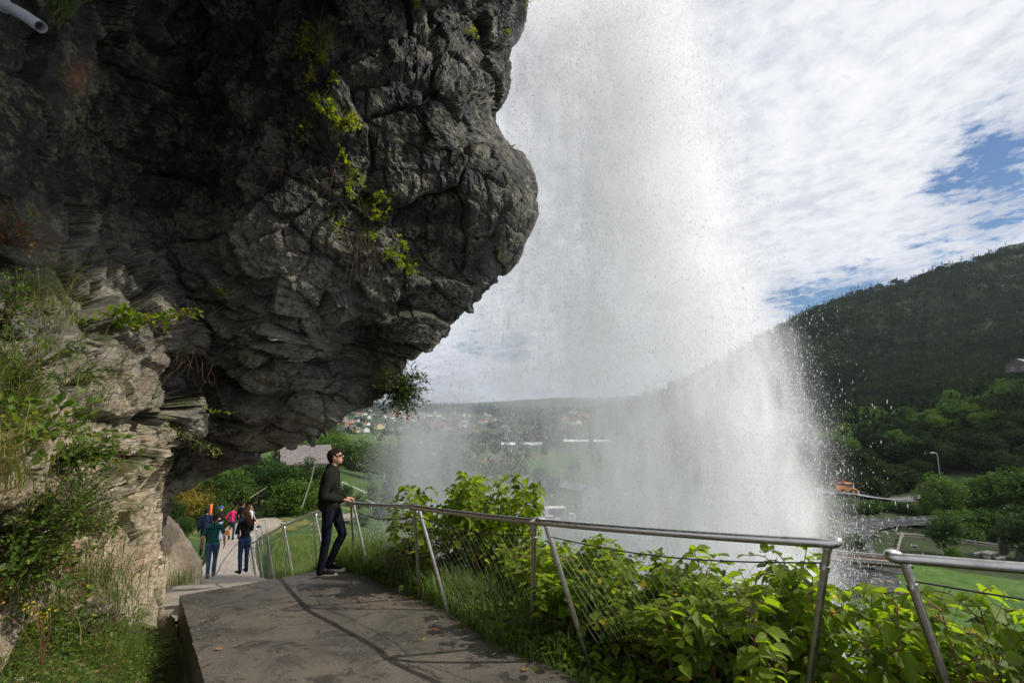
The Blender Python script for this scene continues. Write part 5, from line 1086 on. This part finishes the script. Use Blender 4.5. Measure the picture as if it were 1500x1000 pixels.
house(872,750,134,7,6.5,5.4,2.4,math.radians(80),'white two-storey house seen faintly through the spray, by the yard',M_white,M_tile,2,2)
house(905,748,140,8,5,2.8,1.6,math.radians(10),'low white annex right of the two-storey house in the spray',M_white,M_slate,2)
house(585,676,175,8,6,3.2,2.4,math.radians(15),'red-roofed barn at the left edge of the spray',M_white,M_red,2,name='barn',chim=False)
house(730,672,260,9,7,3.0,2.2,math.radians(30),'reddish farmhouse seen through thin spray, left of the long roofs',M_red,M_tile,2)
house(765,655,400,34,9,3,1.6,math.radians(8),'long low building with a white roof in the middle of the valley',M_stone,M_white,5,name='long_building',chim=False)
house(860,645,430,40,9,3.2,1.4,math.radians(-3),'second long white-roofed building farther right in the valley',M_stone,M_white,5,name='long_building',chim=False)
house(790,642,470,16,9,4,2.5,math.radians(20),'brown-roofed farm building just above the long white roof',M_stone,plain('brown_roof',(.16,.09,.06),.8),3)
house(818,640,500,14,8,4,2.5,math.radians(-20),'grey-roofed farm building above and right of the long white roof',M_white,M_tile,3)
house(590,660,330,12,8,4,2.6,math.radians(60),'white farmhouse in the meadows above the red-roofed barn',M_white,M_tile,2)
house(1503,538,225,13,9,3.2,2.6,math.radians(20),'dark timber house with a grey roof high in the wood at the right edge',M_tile,M_slate,3,z=at(1503,540,225)[2]-1.5)
# town on the far hillside
cols=[(.75,.74,.70),(.70,.66,.58),(.45,.12,.08),(.62,.50,.25),(.30,.30,.31),(.78,.77,.75)]
tm=[]
for k,c in enumerate(cols):
    w_=plain('town_wall_%s'%'abcdef'[k],c,.8,0,.05,1,0); mb=MB(); x,y,h,rh=5,3.8,4.4,2.4
    V=[(-x,-y,0),(x,-y,0),(x,y,0),(-x,y,0),(-x,-y,h),(x,-y,h),(x,y,h),(-x,y,h),(-x,0,h+rh),(x,0,h+rh)]
    mb.add(V,[np.array([[0,1,5,4],[2,3,7,6]]),np.array([[0,4,8],[0,8,7],[0,7,3],[1,2,6],[1,6,9],[1,9,5]])]); wm=mb.mesh('wall',w_)
    rf=MB(); 
    for s in (-1,1):
        a=np.array([[-x-.4,s*(y+.4),h-.1],[x+.4,s*(y+.4),h-.1],[x+.4,0,h+rh+.15],[-x-.4,0,h+rh+.15]]); rf.add(np.vstack([a,a+[0,0,.25]]),np.array([[0,1,2,3],[4,7,6,5],[0,4,5,1],[1,5,6,2],[2,6,7,3],[3,7,4,0]]))
    tm.append((wm,rf.mesh('roof',[M_tile,M_slate,plain('tile_roof',(.28,.10,.06),.8)][k%3])))
names=['white','cream','dark red','ochre','grey','bright white']
for k in range(150):
    px_=rng.uniform(476,730) if k<135 else rng.uniform(730,860); Y_=rng.uniform(960,1750) if k<135 else rng.uniform(600,1300); p=at(px_,630,Y_); g=Hs(p[0],p[1]); pp=proj(np.array([p[0],p[1],g]))[0]
    v=int(rng.choice(6,p=[.3,.2,.1,.08,.12,.2])); o=thing('town_house','tiny '+names[v]+' house of the town on the far hillside, '+('left' if px_<560 else 'middle' if px_<640 else 'right')+' part, '+('lower' if Y_<1200 else 'upper' if Y_>1500 else 'middle')+' rows','house',(p[0],p[1],g-.2),rng.uniform(0,3.1),'houses of the far town'); s=rng.uniform(1.2,1.9); o.scale=(s*rng.uniform(.9,1.5),s,s)
    link('wall',tm[v][0],o); link('roof',tm[v][1],o)
# yard vehicles
def car(px,py,Y,rz,col,label,kind='car',L=4.3,Wd=1.75,Hh=1.45):
    p=at(px,py,Y); g=Hs(p[0],p[1]); r=thing('parked_car' if kind=='car' else kind,label,'car' if kind=='car' else kind.replace('_',' '),(p[0],p[1],g),rz)
    c=plain('car_paint_'+kind,col,.25,0,.05,2,0,.6)
    prof=[(-L/2,.35),(-L/2,.85),(-L/2+.25,Hh*.62),(L*.5-.15,.62),(L/2,.45),(L/2,.3)] if kind=='car' else None
    mb=MB(); y=Wd/2
    pts=[(-L/2,.28),(-L/2,.80),(-L/2+.12,.92),(L*.22,.95),(L/2-.1,.72),(L/2,.5),(L/2,.28)]; n_=len(pts)
    V=[(a,-y,b) for a,b in pts]+[(a,y,b) for a,b in pts]; c0=np.mean(pts,0)
    mb.add(V,np.array([[i,(i+1)%n_,n_+(i+1)%n_,n_+i] for i in range(n_)])); 
    for s in (-1,1): mb.add([(a,s*y,b) for a,b in pts]+[(c0[0],s*y,c0[1])],np.array([[i,(i+1)%n_,n_] if s>0 else [(i+1)%n_,i,n_] for i in range(n_)]))
    mb.build('body',c,r)
    gp=[(-L/2+.2,.9),(-L/2+.55,Hh-.04),(L*.08,Hh-.04),(L*.25,.94)]; mb=MB(); yy=y*.86; V=[(a,-yy*(1 if b<1 else .88),b) for a,b in gp]+[(a,yy*(1 if b<1 else .88),b) for a,b in gp]
    mb.add(V,np.array([[0,1,2,3],[7,6,5,4],[0,4,5,1],[1,5,6,2],[2,6,7,3]])); mb.build('glasshouse',M_glass,r); MB().box((-L*.12,0,Hh),(L*.42,yy*1.72,.06)).build('car_roof',c,r)
    for a in (-L*.31,L*.31):
        for s in (-1,1):
            w=MB().tube([[a,s*(y-.2),.31],[a,s*(y+.01),.31]],.31,16).build('wheel',M_rub,r); MB().tube([[a,s*(y-.02),.31],[a,s*(y+.03),.31]],.17,12).build('rim',M_trim,w)
    for s in (-1,1): MB().box((L/2-.02,s*y*.7,.6),(.06,.3,.14)).build('headlight',M_trim,r)
    return r
car(808,750,119,math.radians(5),(.7,.7,.7),'white car parked in front of the box trailer in the yard'); car(838,748,124,math.radians(80),(.6,.6,.62),'pale car parked between the trailer and the white house'); car(853,750,124,math.radians(95),(.08,.08,.09),'dark car parked at the corner of the white house')
p=at(800,750,123.5); g=Hs(p[0],p[1]); r=thing('box_trailer','long white box trailer with a big window opening, standing in the yard','trailer',(p[0],p[1],g),math.radians(4))
MB().box((-2.2,0,1.75),(4.8,2.4,2.5)).build('box',M_white,r); mb=MB(); 
for b in ((2.6,-1.1,.55,4.4,.12,.12),(2.6,1.1,.55,4.4,.12,.12),(2.5,-1.1,3.0,4.6,.12,.2),(2.5,1.1,3.0,4.6,.12,.2),(4.75,-1.1,1.8,.16,.12,2.5),(4.75,1.1,1.8,.16,.12,2.5),(.4,-1.1,1.8,.16,.12,2.5)): mb.box(b[:3],b[3:])
mb.box((2.5,0,3.08),(4.7,2.3,.06)); mb.build('open_frame',M_trim,r); MB().box((2.5,1.05,1.8),(4.3,.05,2.2)).build('pane',M_glass,r); MB().box((0,0,.45),(9,1.8,.12)).build('chassis',M_black,r)
for a in (-2.4,-1.6,2.8): 
    for s in (-1,1): MB().tube([[a,s*.9,.42],[a,s*1.15,.42]],.42,14).build('wheel',M_rub,r)
# strips laid over the ground
def strip(name,pts,w,mat,lift=.06,n=120,kind='structure',flat=None):
    P=resample(catmull(np.array([at(*q) for q in pts]),60),n); t=nrm(np.gradient(P[:,:2],axis=0)); o=np.stack([t[:,1],-t[:,0]],1)
    rows=[]
    for f in np.linspace(-.5,.5,7):
        q=P[:,:2]+o*w*f; z=H(q[:,0],q[:,1]) if flat is None else np.full(len(q),flat)
        rows.append(np.column_stack([q,z]))
    G_=np.stack(rows,1)
    if flat is None: G_[:,:,2]=G_[:,:,2].max(1,keepdims=True)+lift
    o=link(name,mesh_from(name,G_.reshape(-1,3),q4(n,7),mat,True)); tag(o,kind=kind); return o
M_road=plain('asphalt',(.10,.10,.105),.8,0,.15,.8,.1,obj=False)
strip('road',[(1120,708,135),(1190,714,131),(1240,718,128),(1300,722,126),(1370,727,124),(1500,736,120),(1640,745,116)],6.5,M_road,.12)
M_line=plain('road_paint',(.7,.7,.68),.6,0,.05,1,0)
# crash barrier along the road
rb=thing('crash_barrier','low grey crash barrier along the valley side of the road','barrier',at(1300,726,123))
P=resample(catmull(np.array([at(*q) for q in ((1180,716,128.3),(1240,721,124.6),(1300,725,122.6),(1370,730,120.6),(1500,740,116.6))]),40),60); P[:,2]=H(P[:,0],P[:,1])+1.05; b0=np.array(rb.location)
MB().tube(P-b0,.14,6).build('barrier_rail',plain('zinc',(.35,.36,.37),.5,.7,.1,1,0),rb,True)
for k in range(0,60,4): MB().box(P[k]-b0-[0,.12,.45],(.12,.12,1.0)).build('post',bpy.data.materials['zinc'],rb)
# orange machine on the road
p=at(1241,716,127.5); g=Hs(p[0],p[1])+.25; r=thing('wheel_loader','small orange wheel loader with its bucket lowered, on the road beside the spray','loader',(p[0],p[1],g),math.radians(-6)); r.scale=(1.15,)*3
M_or=plain('orange_machine',(.75,.26,.02),.45,0,.1,2,0)
MB().box((-1.1,0,1.15),(1.9,1.5,.95),None,.9).build('engine_cover',M_or,r); cb_=MB().box((.15,0,1.15),(1.2,1.35,.7)).box((.15,0,2.35),(1.25,1.4,.14)).build('cab',M_or,r); MB().box((.15,0,1.9),(1.05,1.25,.8)).build('cab_glass',M_glass,cb_)
mb=MB()
for s in (-.5,.5): mb.tube([[.6,s,1.5],[1.5,s,1.15],[2.1,s,.55]],.12,6)
mb.build('boom',M_or,r); MB().add([(2.1,-.95,.15),(2.9,-.95,.1),(2.3,-.95,.95),(2.1,.95,.15),(2.9,.95,.1),(2.3,.95,.95)],[np.array([[0,3,4,1],[0,2,5,3]]),np.array([[0,1,2],[3,5,4]])]).build('bucket',M_black,r)
for a in (-1.2,.75):
    for s in (-1,1): w=MB().tube([[a,s*.55,.6],[a,s*.98,.6]],.6,16).build('wheel',M_rub,r); MB().tube([[a,s*.6,.6],[a,s*1.0,.6]],.28,10).build('rim',M_or,w)
# red machine arm behind it
p=at(1231,716,131); g=Hs(p[0],p[1])+.4; r=thing('excavator','dark red excavator with a bent arm behind the orange loader','excavator',(p[0],p[1],g),math.radians(170)); M_dr=plain('dark_red',(.16,.03,.03),.5)
MB().box((0,0,.45),(3.0,2.0,.8)).build('tracks',M_rub,r); MB().box((0,0,1.5),(2.4,1.9,1.2),None,.92).build('body',M_dr,r); MB().tube([[.8,.4,1.9],[2.2,.4,3.4],[3.6,.4,2.6]],[.22,.2,.14],6).build('arm',M_dr,r); MB().box((.3,.4,2.3),(1.1,.9,.9)).build('cab',M_glass,r)
# lamp post by the road
p=at(1376,690,112); g=Hs(p[0],p[1]); tz=at(1375,664,112)[2]; r=thing('street_lamp','lone grey lamp post standing above the trees by the road','street lamp',(p[0],p[1],g)); h=tz-g
MB().tube([[0,0,0],[0,0,h*.5],[0,0,h]],[.14,.11,.08],8).build('pole',bpy.data.materials['zinc'],r,True); MB().tube([[0,0,h-.1],[-.5,0,h+.15],[-1.1,0,h+.2]],.06,6).ell((-1.2,0,h+.18),(.45,.2,.12)).build('lamp_head',bpy.data.materials['zinc'],r,True)
# stream
m,nt,out=newmat('stream_water'); N=NT(nt); p_=N.pos(); foam=N.ramp(N.noise(p_,.9,8,.75,1.),[(.53,0.),(.66,.9)])
c=N.mix(foam,(.016,.019,.017),(.42,.43,.43)); N.l(N.bsdf(c,N.ramp(foam,[(0.,.06),(1.,.6)]),0,N.bump(N.noise(p_,1.6,5,.7),.6,.25),.5),out.inputs[0]); M_water=m
strip('stream',[(1420,764,107),(1340,768,104),(1270,776,101),(1240,792,92),(1250,815,78),(1268,850,66),(1240,880,58),(1150,905,50)],7,M_water,.25)
strip('river',[(560,688,215),(640,690,225),(720,700,215),(800,716,190),(900,736,165),(1000,760,130),(1090,790,105),(1170,815,90)],14,M_water,.3)
pool=[]; 
for a in np.linspace(0,2*PI,80,endpoint=False): rr_=1+.12*math.sin(3*a)+.07*math.sin(7*a+1); pool.append((6+22*math.cos(a)*rr_,34+27*math.sin(a)*rr_,-24.1))
pc_=np.vstack([pool,[(6,34,-24.1)]]); m,nt,out=newmat('white_water'); N=NT(nt); p_=N.pos(); f_=N.ramp(N.noise(p_,.5,8,.75,1.5),[(.3,0.),(.6,1.)]); N.l(N.bsdf(N.mix(f_,(.20,.23,.24),(.75,.77,.79)),.5,0,N.bump(f_,.6,.3)),out.inputs[0])
tag(link('plunge_pool',mesh_from('plunge_pool',pc_,np.array([[i,(i+1)%80,80] for i in range(80)]),m,True)),kind='structure')
# boulders in and by the stream
sb=[boulder((0,0,0),(1,.8,.6),.14,60+k,n=30,mat=plain('stream_rock',(.15,.135,.11),.85,0,.3,2,.4),name='stream_boulder') for k in range(4)]
for k in range(64):
    x_,y_,Y_=[(rng.uniform(1225,1350),0,rng.uniform(92,108)),(rng.uniform(1180,1330),0,rng.uniform(58,84))][k%2]; p=at(x_,780,Y_); g=Hs(p[0],p[1])
    o=sb[k] if k<4 else sb[k%4].copy()
    if k>=4: COL.objects.link(o)
    s=rng.uniform(.3,.85); o.scale=(s,s,s); o.location=(p[0],p[1],g+.1); o.rotation_euler=(0,0,rng.uniform(0,6)); tag(o,'pale brown boulder in the stream '+('above' if k%2==0 else 'below')+' the stone bridge','boulder','boulders in the stream')
# stone bridge with an arch
a,b=at(1215,822,74),at(1322,826,71); mid=(a+b)/2; L=np.linalg.norm((b-a)[:2]); ang=math.atan2((b-a)[1],(b-a)[0]); zt=at(1268,815,73)[2]
r=thing('stone_bridge','small stone arch bridge over the stream at the corner of the lawn','bridge',(mid[0],mid[1],zt),ang)
ns=24; arch=[(math.cos(t)*L*.30,-4.2+math.sin(t)*3.4) for t in np.linspace(0,PI,ns)]; top=[(L/2-L*i/(ns-1),-.45) for i in range(ns)]
mb=MB(); wd=1.6
V=[(x,-wd,z) for x,z in arch]+[(x,-wd,z) for x,z in top]+[(x,wd,z) for x,z in arch]+[(x,wd,z) for x,z in top]; Q=[]
for i in range(ns-1): Q+=[[i,i+1,ns+i+1,ns+i],[2*ns+i+1,2*ns+i,3*ns+i,3*ns+i+1],[i+1,i,2*ns+i,2*ns+i+1],[ns+i,ns+i+1,3*ns+i+1,3*ns+i]]
mb.add(V,np.array(Q)); mb.build('arch',M_stone,r)
mb=MB(); mb.box((L*.42,0,-2.3),(L*.22,3.19,3.6)).box((-L*.42,0,-2.3),(L*.22,3.19,3.6)); mb.build('abutments',M_stone,r)
MB().box((0,0,-.32),(L*1.15,3.6,.26)).build('deck',M_dry,r)
for s in (-1,1): MB().box((0,s*1.7,.05),(L*1.1,.25,.48)).build('parapet',M_stone,r)
# fence round the lawn
pts=[at(1312,812,76),at(1322,790,90),at(1400,795,88),at(1500,808,84),at(1600,820,80)]
P=resample(np.array(pts),26); P[:,2]=H(P[:,0],P[:,1]); M_wood=plain('grey_wood',(.34,.31,.27),.9,0,.25,3,.2)
rf_=thing('lawn_fence','low grey wooden fence along the far edge of the lawn','fence',P[6]); 
for z_ in (.45,.85): MB().tube(P+[0,0,z_]-P[6],.10,5).build('fence_rail',M_wood,rf_,True)
for k in range(26): MB().box(P[k]-P[6]+[0,0,.5],(.16,.16,1.1)).build('post',M_wood,rf_)
# standing stones and picnic things on the lawn
M_ds=plain('dark_stone',(.10,.10,.09),.9,0,.3,2,.4)
for k,(x_,y_,Y_,h,w_,l_) in enumerate(((1472,812,83,3.0,.9,'tall dark standing stone on the lawn under the young tree'),(1493,822,80,1.6,.6,'smaller dark standing stone at the right of the lawn'),(1388,838,76,.5,.7,'low dark stone on the lawn just above the near handrail'),(1428,838,76,.5,.8,'low flat dark stone on the lawn between the others'),(1340,806,84,.4,.6,'small dark stone on the lawn near the fence corner'))):
    p=at(x_,y_,Y_); o=boulder((p[0],p[1],Hs(p[0],p[1])+h*.35),(w_,w_*.6,h*.62),.08,30+k,n=30,mat=M_ds,name='standing_stone' if h>1 else 'lawn_stone'); tag(o,l_,'stone')
p=at(1450,820,80); g=Hs(p[0],p[1]); r=thing('picnic_table','grey stone picnic table with two benches on the lawn','picnic table',(p[0],p[1],g),.4)
M_pst=plain('pale_stone',(.42,.40,.36),.9); MB().box((0,0,.85),(2.2,1.2,.15)).build('table_top',M_pst,r)
for s in (-.7,.7): MB().box((s,0,.38),(.3,.8,.78)).build('leg',M_pst,r)
for s in (-1,1): bn=MB().box((0,s*1.35,.45),(2.2,.5,.12)).build('bench',M_pst,r); MB().box((.7,s*1.35,.2),(.3,.4,.38)).box((-.7,s*1.35,.2),(.3,.4,.38)).build('bench_leg',M_pst,bn)
# rope fences on the lower footpath beyond the man
for lb,pts in (('white rope fence along the near side of the footpath far below the railing',[(500,742,64),(560,746,68),(640,752,72),(740,762,78)]),('white rope fence along the far side of the footpath far below the railing',[(500,733,72),(560,737,76),(640,742,80),(720,750,84)])):
    P=resample(np.array([at(*q) for q in pts]),13); P[:,2]=H(P[:,0],P[:,1]); r=thing('rope_fence',lb,'fence',P[0])
    MB().tube(P-P[0]+[0,0,1.0],.045,4).build('rope',M_trim,r,True)
    for k in range(0,13,2): MB().tube([P[k]-P[0],P[k]-P[0]+[0,0,1.05]],.05,5).build('post',M_trim,r)
strip('footpath',[(470,744,58),(560,742,72),(640,747,76),(740,756,81)],2.4,M_dry,.12)
MIST=1.0
# ------------------------------------------------------------------ the waterfall: falling drops and drifting spray, seen from behind
m,nt,out=newmat('falling_water'); N=NT(nt)
d=N.n('BsdfDiffuse'); d.inputs[0].default_value=(.95,.955,.965,1); t=N.n('BsdfTranslucent'); t.inputs[0].default_value=(.92,.92,.93,1); x=N.n('MixShader'); x.inputs[0].default_value=.5
N.l(d.outputs[0],x.inputs[1]); N.l(t.outputs[0],x.inputs[2]); tr=N.n('BsdfTransparent'); x2=N.n('MixShader'); x2.inputs[0].default_value=.32; N.l(x.outputs[0],x2.inputs[1]); N.l(tr.outputs[0],x2.inputs[2]); N.l(x2.outputs[0],out.inputs[0]); M_fall=m
YF=12.5
def edges_at(z):
    """left and right limits of the veil (metres, at YF) by height"""
    zs=[-14,-6,-2.5,-1,1.5,4.5,8,12]
    L=[-2.2,-2.8,-3.1,-2.9,-2.1,-1.1,-.6,-.4]; R=[7.7,7.5,7.5,7.4,6.75,5.9,5.3,5.0]
    return np.interp(z,zs,L),np.interp(z,zs,R)
def fall_density(P):
    x,y,z=P.T; l,r=edges_at(z); f=(x-l)/(r-l)
    a=sstep(-.02,.16,f)*sstep(1.035,.93,f)
    # dense column right of centre, thin window in the lower middle, thin left fringe
    px=proj(np.column_stack([x,np.full(len(x),YF),z])); X,Yp=px[:,0],px[:,1]
    dens=.50+.0*x
    dens=np.where(True,.42+.62*sstep(820,1010,X-(Yp-500)*.05),dens)*a
    dens*=1-.6*np.exp(-(((X-760)/120)**2+((Yp-660)/95)**2))
    dens*=1-.55*np.exp(-(((X-690)/85)**2+((Yp-560)/110)**2))
    dens*=1-.45*np.exp(-(((X-985)/55)**2+((Yp-620)/90)**2))
    dens+= a*.75*np.exp(-(((X-625)/38)**2))+.35*a*np.exp(-(((X-760)/24)**2))*sstep(500,600,Yp)*sstep(560,660,Yp)*sstep(790,720,Yp)
    dens*=1-.50*np.exp(-(((X-720)/70)**2+((Yp-350)/120)**2))
    dens*=np.interp(Yp,[-300,0,300,520,640,800],[.75,.75,.72,.85,1.0,1.25])
    st=fbm(np.column_stack([x*1.1+.35*fbm(P*.5,2)+z*.06,y*1.1,z*.16]),4); cl=fbm(P*np.array([.55,.55,.38])+7,4); fine=fbm(np.column_stack([x*3.2+z*.25,y*3.2,z*.9]),3)
    return np.clip(dens*(.9+2.0*st+1.7*cl+.9*fine),0,2.5)
rw=np.random.default_rng(99)
def sample(n):
    out=[];tot=0
    while tot<n:
        z=rw.uniform(-13,11.5,n); l,r=edges_at(z); x=l-.5+(r-l+1.3)*rw.uniform(0,1,n); y=YF+rw.normal(size=n)*1.15
        # keep the perspective place of the edges at other depths
        P=np.column_stack([x,y,z]); k=rw.random(n)*1.9<fall_density(P); out.append(P[k]); tot+=k.sum()
    return np.vstack(out)[:n]
TET=np.array([(0,0,.5),(.5,0,-.08),(-.25,.433,-.08),(-.25,-.433,-.08),(0,0,-.5)]); TETF=np.array([(0,1,2),(0,2,3),(0,3,1),(4,2,1),(4,3,2),(4,1,3)])
def drops(name,P,w,l,slant=.12):
    n=len(P); z=nrm(np.column_stack([slant*(rw.normal(size=n)*1.2)+.05,rw.normal(size=n)*slant,np.ones(n)])); a=rand_dir(n); x=nrm(np.cross(a,z)); y=np.cross(z,x); R=np.stack([x,y,z],-1)
    V,Fx=stamp(TET,TETF,P,R,np.column_stack([w,w,l])); return mesh_from(name,V,Fx,M_fall,True)
root=thing('waterfall','huge white veil of falling water and spray coming down in front of the overhang','waterfall',(0,0,0))
P=sample(270000); u=rw.random(len(P)); w_=.0075+.014*u**4; link('falling_drops',drops('falling_drops',P,w_,w_*(3+3.5*rw.random(len(P)))),root)
P=sample(620000); w_=.0062+.0045*rw.random(len(P)); link('fine_spray',drops('fine_spray',P,w_,w_*(1.4+1.4*rw.random(len(P))),.4),root)
# loose droplets thrown off at the right edge and below
n=6000; z=rw.uniform(-9,1.0,n); l,r=edges_at(z); x=r-.15+np.abs(rw.normal(size=n))*.20*np.interp(z,[-9,-1,2.2],[1.2,1.,.35]); y=YF+rw.normal(size=n)*.9; k=rw.random(n)<.75
w_=.008+.012*rw.random(k.sum())**2; link('flying_droplets',drops('flying_droplets',np.column_stack([x,y,z])[k],w_,w_*(1.3+1.6*rw.random(k.sum())),.5),root)
n=12000; x=rw.uniform(-3.7,-.6,n); z=rw.uniform(-4.5,.4,n); y=YF+rw.normal(size=n); w_=.008+.008*rw.random(n); link('flying_droplets',drops('flying_droplets',np.column_stack([x,y,z]),w_,w_*2.2,.4),root)

# the drifting mist between the drops: one closed volume
m,nt,out=newmat('spray_mist'); N=NT(nt); sp=N.n('SeparateXYZ'); pp_=N.n('NewGeometry').outputs['Position']; N.l(pp_,sp.inputs[0]); X_,Y_,Z_=sp.outputs
def curve(z,zs,vals,lo,hi):
    r_=N.n('ValToRGB'); e=r_.color_ramp.elements; f=N.math('DIVIDE',N.math('SUBTRACT',z,zs[0]),zs[-1]-zs[0])
    while len(e)<len(zs): e.new(.5)
    for q,a,b in zip(e,zs,vals): q.position=(a-zs[0])/(zs[-1]-zs[0]); v=(b-lo)/(hi-lo); q.color=(v,v,v,1)
    r_.color_ramp.interpolation='LINEAR'; N.l(f,r_.inputs[0]); return N.math('ADD',N.math('MULTIPLY',r_.outputs[0],hi-lo),lo)
def smooth(v,a,b):
    k=N.n('MapRange',interpolation_type='SMOOTHSTEP'); N.l(v,k.inputs['Value']); k.inputs['From Min'].default_value=a; k.inputs['From Max'].default_value=b; k.inputs['To Min'].default_value=0 if a<b else 0; k.inputs['To Max'].default_value=1; return k.outputs[0]
Lc=curve(Z_,[-14,-6,-2.5,-1,1.5,4.5,8,12],[-2.2,-2.8,-3.1,-2.9,-2.1,-1.1,-.6,-.4],-4,10); Rc=curve(Z_,[-14,-6,-2.5,-1,1.5,4.5,8,12],[7.7,7.5,7.5,7.4,6.75,5.9,5.3,5.0],-4,10)
wob=N.math('MULTIPLY',N.math('SUBTRACT',N.noise(N.pos(scale=(.9,.9,.35)),1.,4,.6),.5),1.3)
el=smooth(N.math('ADD',N.math('SUBTRACT',X_,Lc),wob),-.3,2.3); er=smooth(N.math('ADD',N.math('SUBTRACT',Rc,X_),wob),-.15,.7)
def gs(px,py,sx,sz,amt):
    c=at(px,py,YF); k=YF/F
    a=N.math('POWER',N.math('DIVIDE',N.math('SUBTRACT',X_,c[0]),sx*k),2); b=N.math('POWER',N.math('DIVIDE',N.math('SUBTRACT',Z_,c[2]),sz*k),2)
    return N.math('SUBTRACT',1.0,N.math('MULTIPLY',N.math('EXPONENT',N.math('MULTIPLY',N.math('ADD',a,b),-1)),amt))
c0=at(820,500,YF)[0]; c1=at(960,500,YF)[0]
base=N.math('ADD',.55,N.math('MULTIPLY',smooth(X_,c0,c1),.42))
dd=N.math('MULTIPLY',N.math('MULTIPLY',base,el),er)
for g in ((760,660,125,95,.72),(690,560,85,110,.5),(985,610,55,90,.4),(720,350,80,120,.5),(700,500,90,60,.3)): dd=N.math('MULTIPLY',dd,gs(*g))
dd=N.math('MULTIPLY',dd,curve(Z_,[-14,-6,-3,0,4,8.5,12],[1.5,1.4,1.2,1.0,.78,.72,.72],0,2))
st=N.noise(N.pos(scale=(1.,1.,.20)),1.9,8,.68,.9); cl=N.noise(N.pos(scale=(1,1,.55)),.85,8,.66,.9)
nz=N.math('MULTIPLY',smooth(st,.34,.68),smooth(cl,.34,.64)); dd=N.math('MULTIPLY',dd,N.math('ADD',.16,N.math('MULTIPLY',nz,3.0)))
_c=at(622,680,YF); _a=N.math('POWER',N.math('DIVIDE',N.math('SUBTRACT',X_,_c[0]),.9),2); _b=N.math('POWER',N.math('DIVIDE',N.math('SUBTRACT',Z_,_c[2]),1.5),2)
dd=N.math('ADD',dd,N.math('MULTIPLY',N.math('MULTIPLY',N.math('EXPONENT',N.math('MULTIPLY',N.math('ADD',_a,_b),-1)),1.0),smooth(st,.38,.62)))
yc=N.math('ABSOLUTE',N.math('SUBTRACT',Y_,YF)); dd=N.math('MULTIPLY',dd,smooth(N.math('SUBTRACT',2.0,yc),0,1.3))
dd=N.math('MULTIPLY',dd,MIST)
pv=N.n('VolumePrincipled'); pv.inputs['Color'].default_value=(.985,.990,1.0,1); pv.inputs['Anisotropy'].default_value=.25; N.l(dd,pv.inputs['Density']); N.l(pv.outputs[0],out.inputs['Volume'])
zs=np.linspace(-14,12,40); l,r=edges_at(zs); l=l-.9; r=r+.9
V=np.concatenate([np.column_stack([l,np.full(40,YF-2),zs]),np.column_stack([r,np.full(40,YF-2),zs]),np.column_stack([l,np.full(40,YF+2),zs]),np.column_stack([r,np.full(40,YF+2),zs])]); Q=[]
for i in range(39): Q+=[[i,40+i,41+i,i+1],[80+i,81+i,121+i,120+i],[i,i+1,81+i,80+i],[40+i,120+i,121+i,41+i]]
Q+=[[0,80,120,40],[39,79,159,119]]
link('mist',mesh_from('mist',V,np.array(Q),m,False),root)

# ------------------------------------------------------------------ the air of the valley
_z=[float(np.abs(np.array(o.dimensions))[2]) for o in [bpy.data.objects['mountain_forest']]]; me_=bpy.data.objects['mountain_forest'].data; _a=np.zeros(len(me_.vertices)*3,dtype=np.float32); me_.vertices.foreach_get('co',_a); ZT=max(float(_a[2::3].max()),float(P_top))+3; print('TOP',ZT)
m,nt,out=newmat('haze'); N=NT(nt); pv=N.n('VolumePrincipled'); pv.inputs['Color'].default_value=(.80,.88,1,1); pv.inputs['Density'].default_value=.00005; pv.inputs['Anisotropy'].default_value=.3; N.l(pv.outputs[0],out.inputs['Volume'])
o=MB().box((0,4700,ZT/2-60),(20500,10400,ZT+120)).build('haze',m); tag(o,kind='stuff')
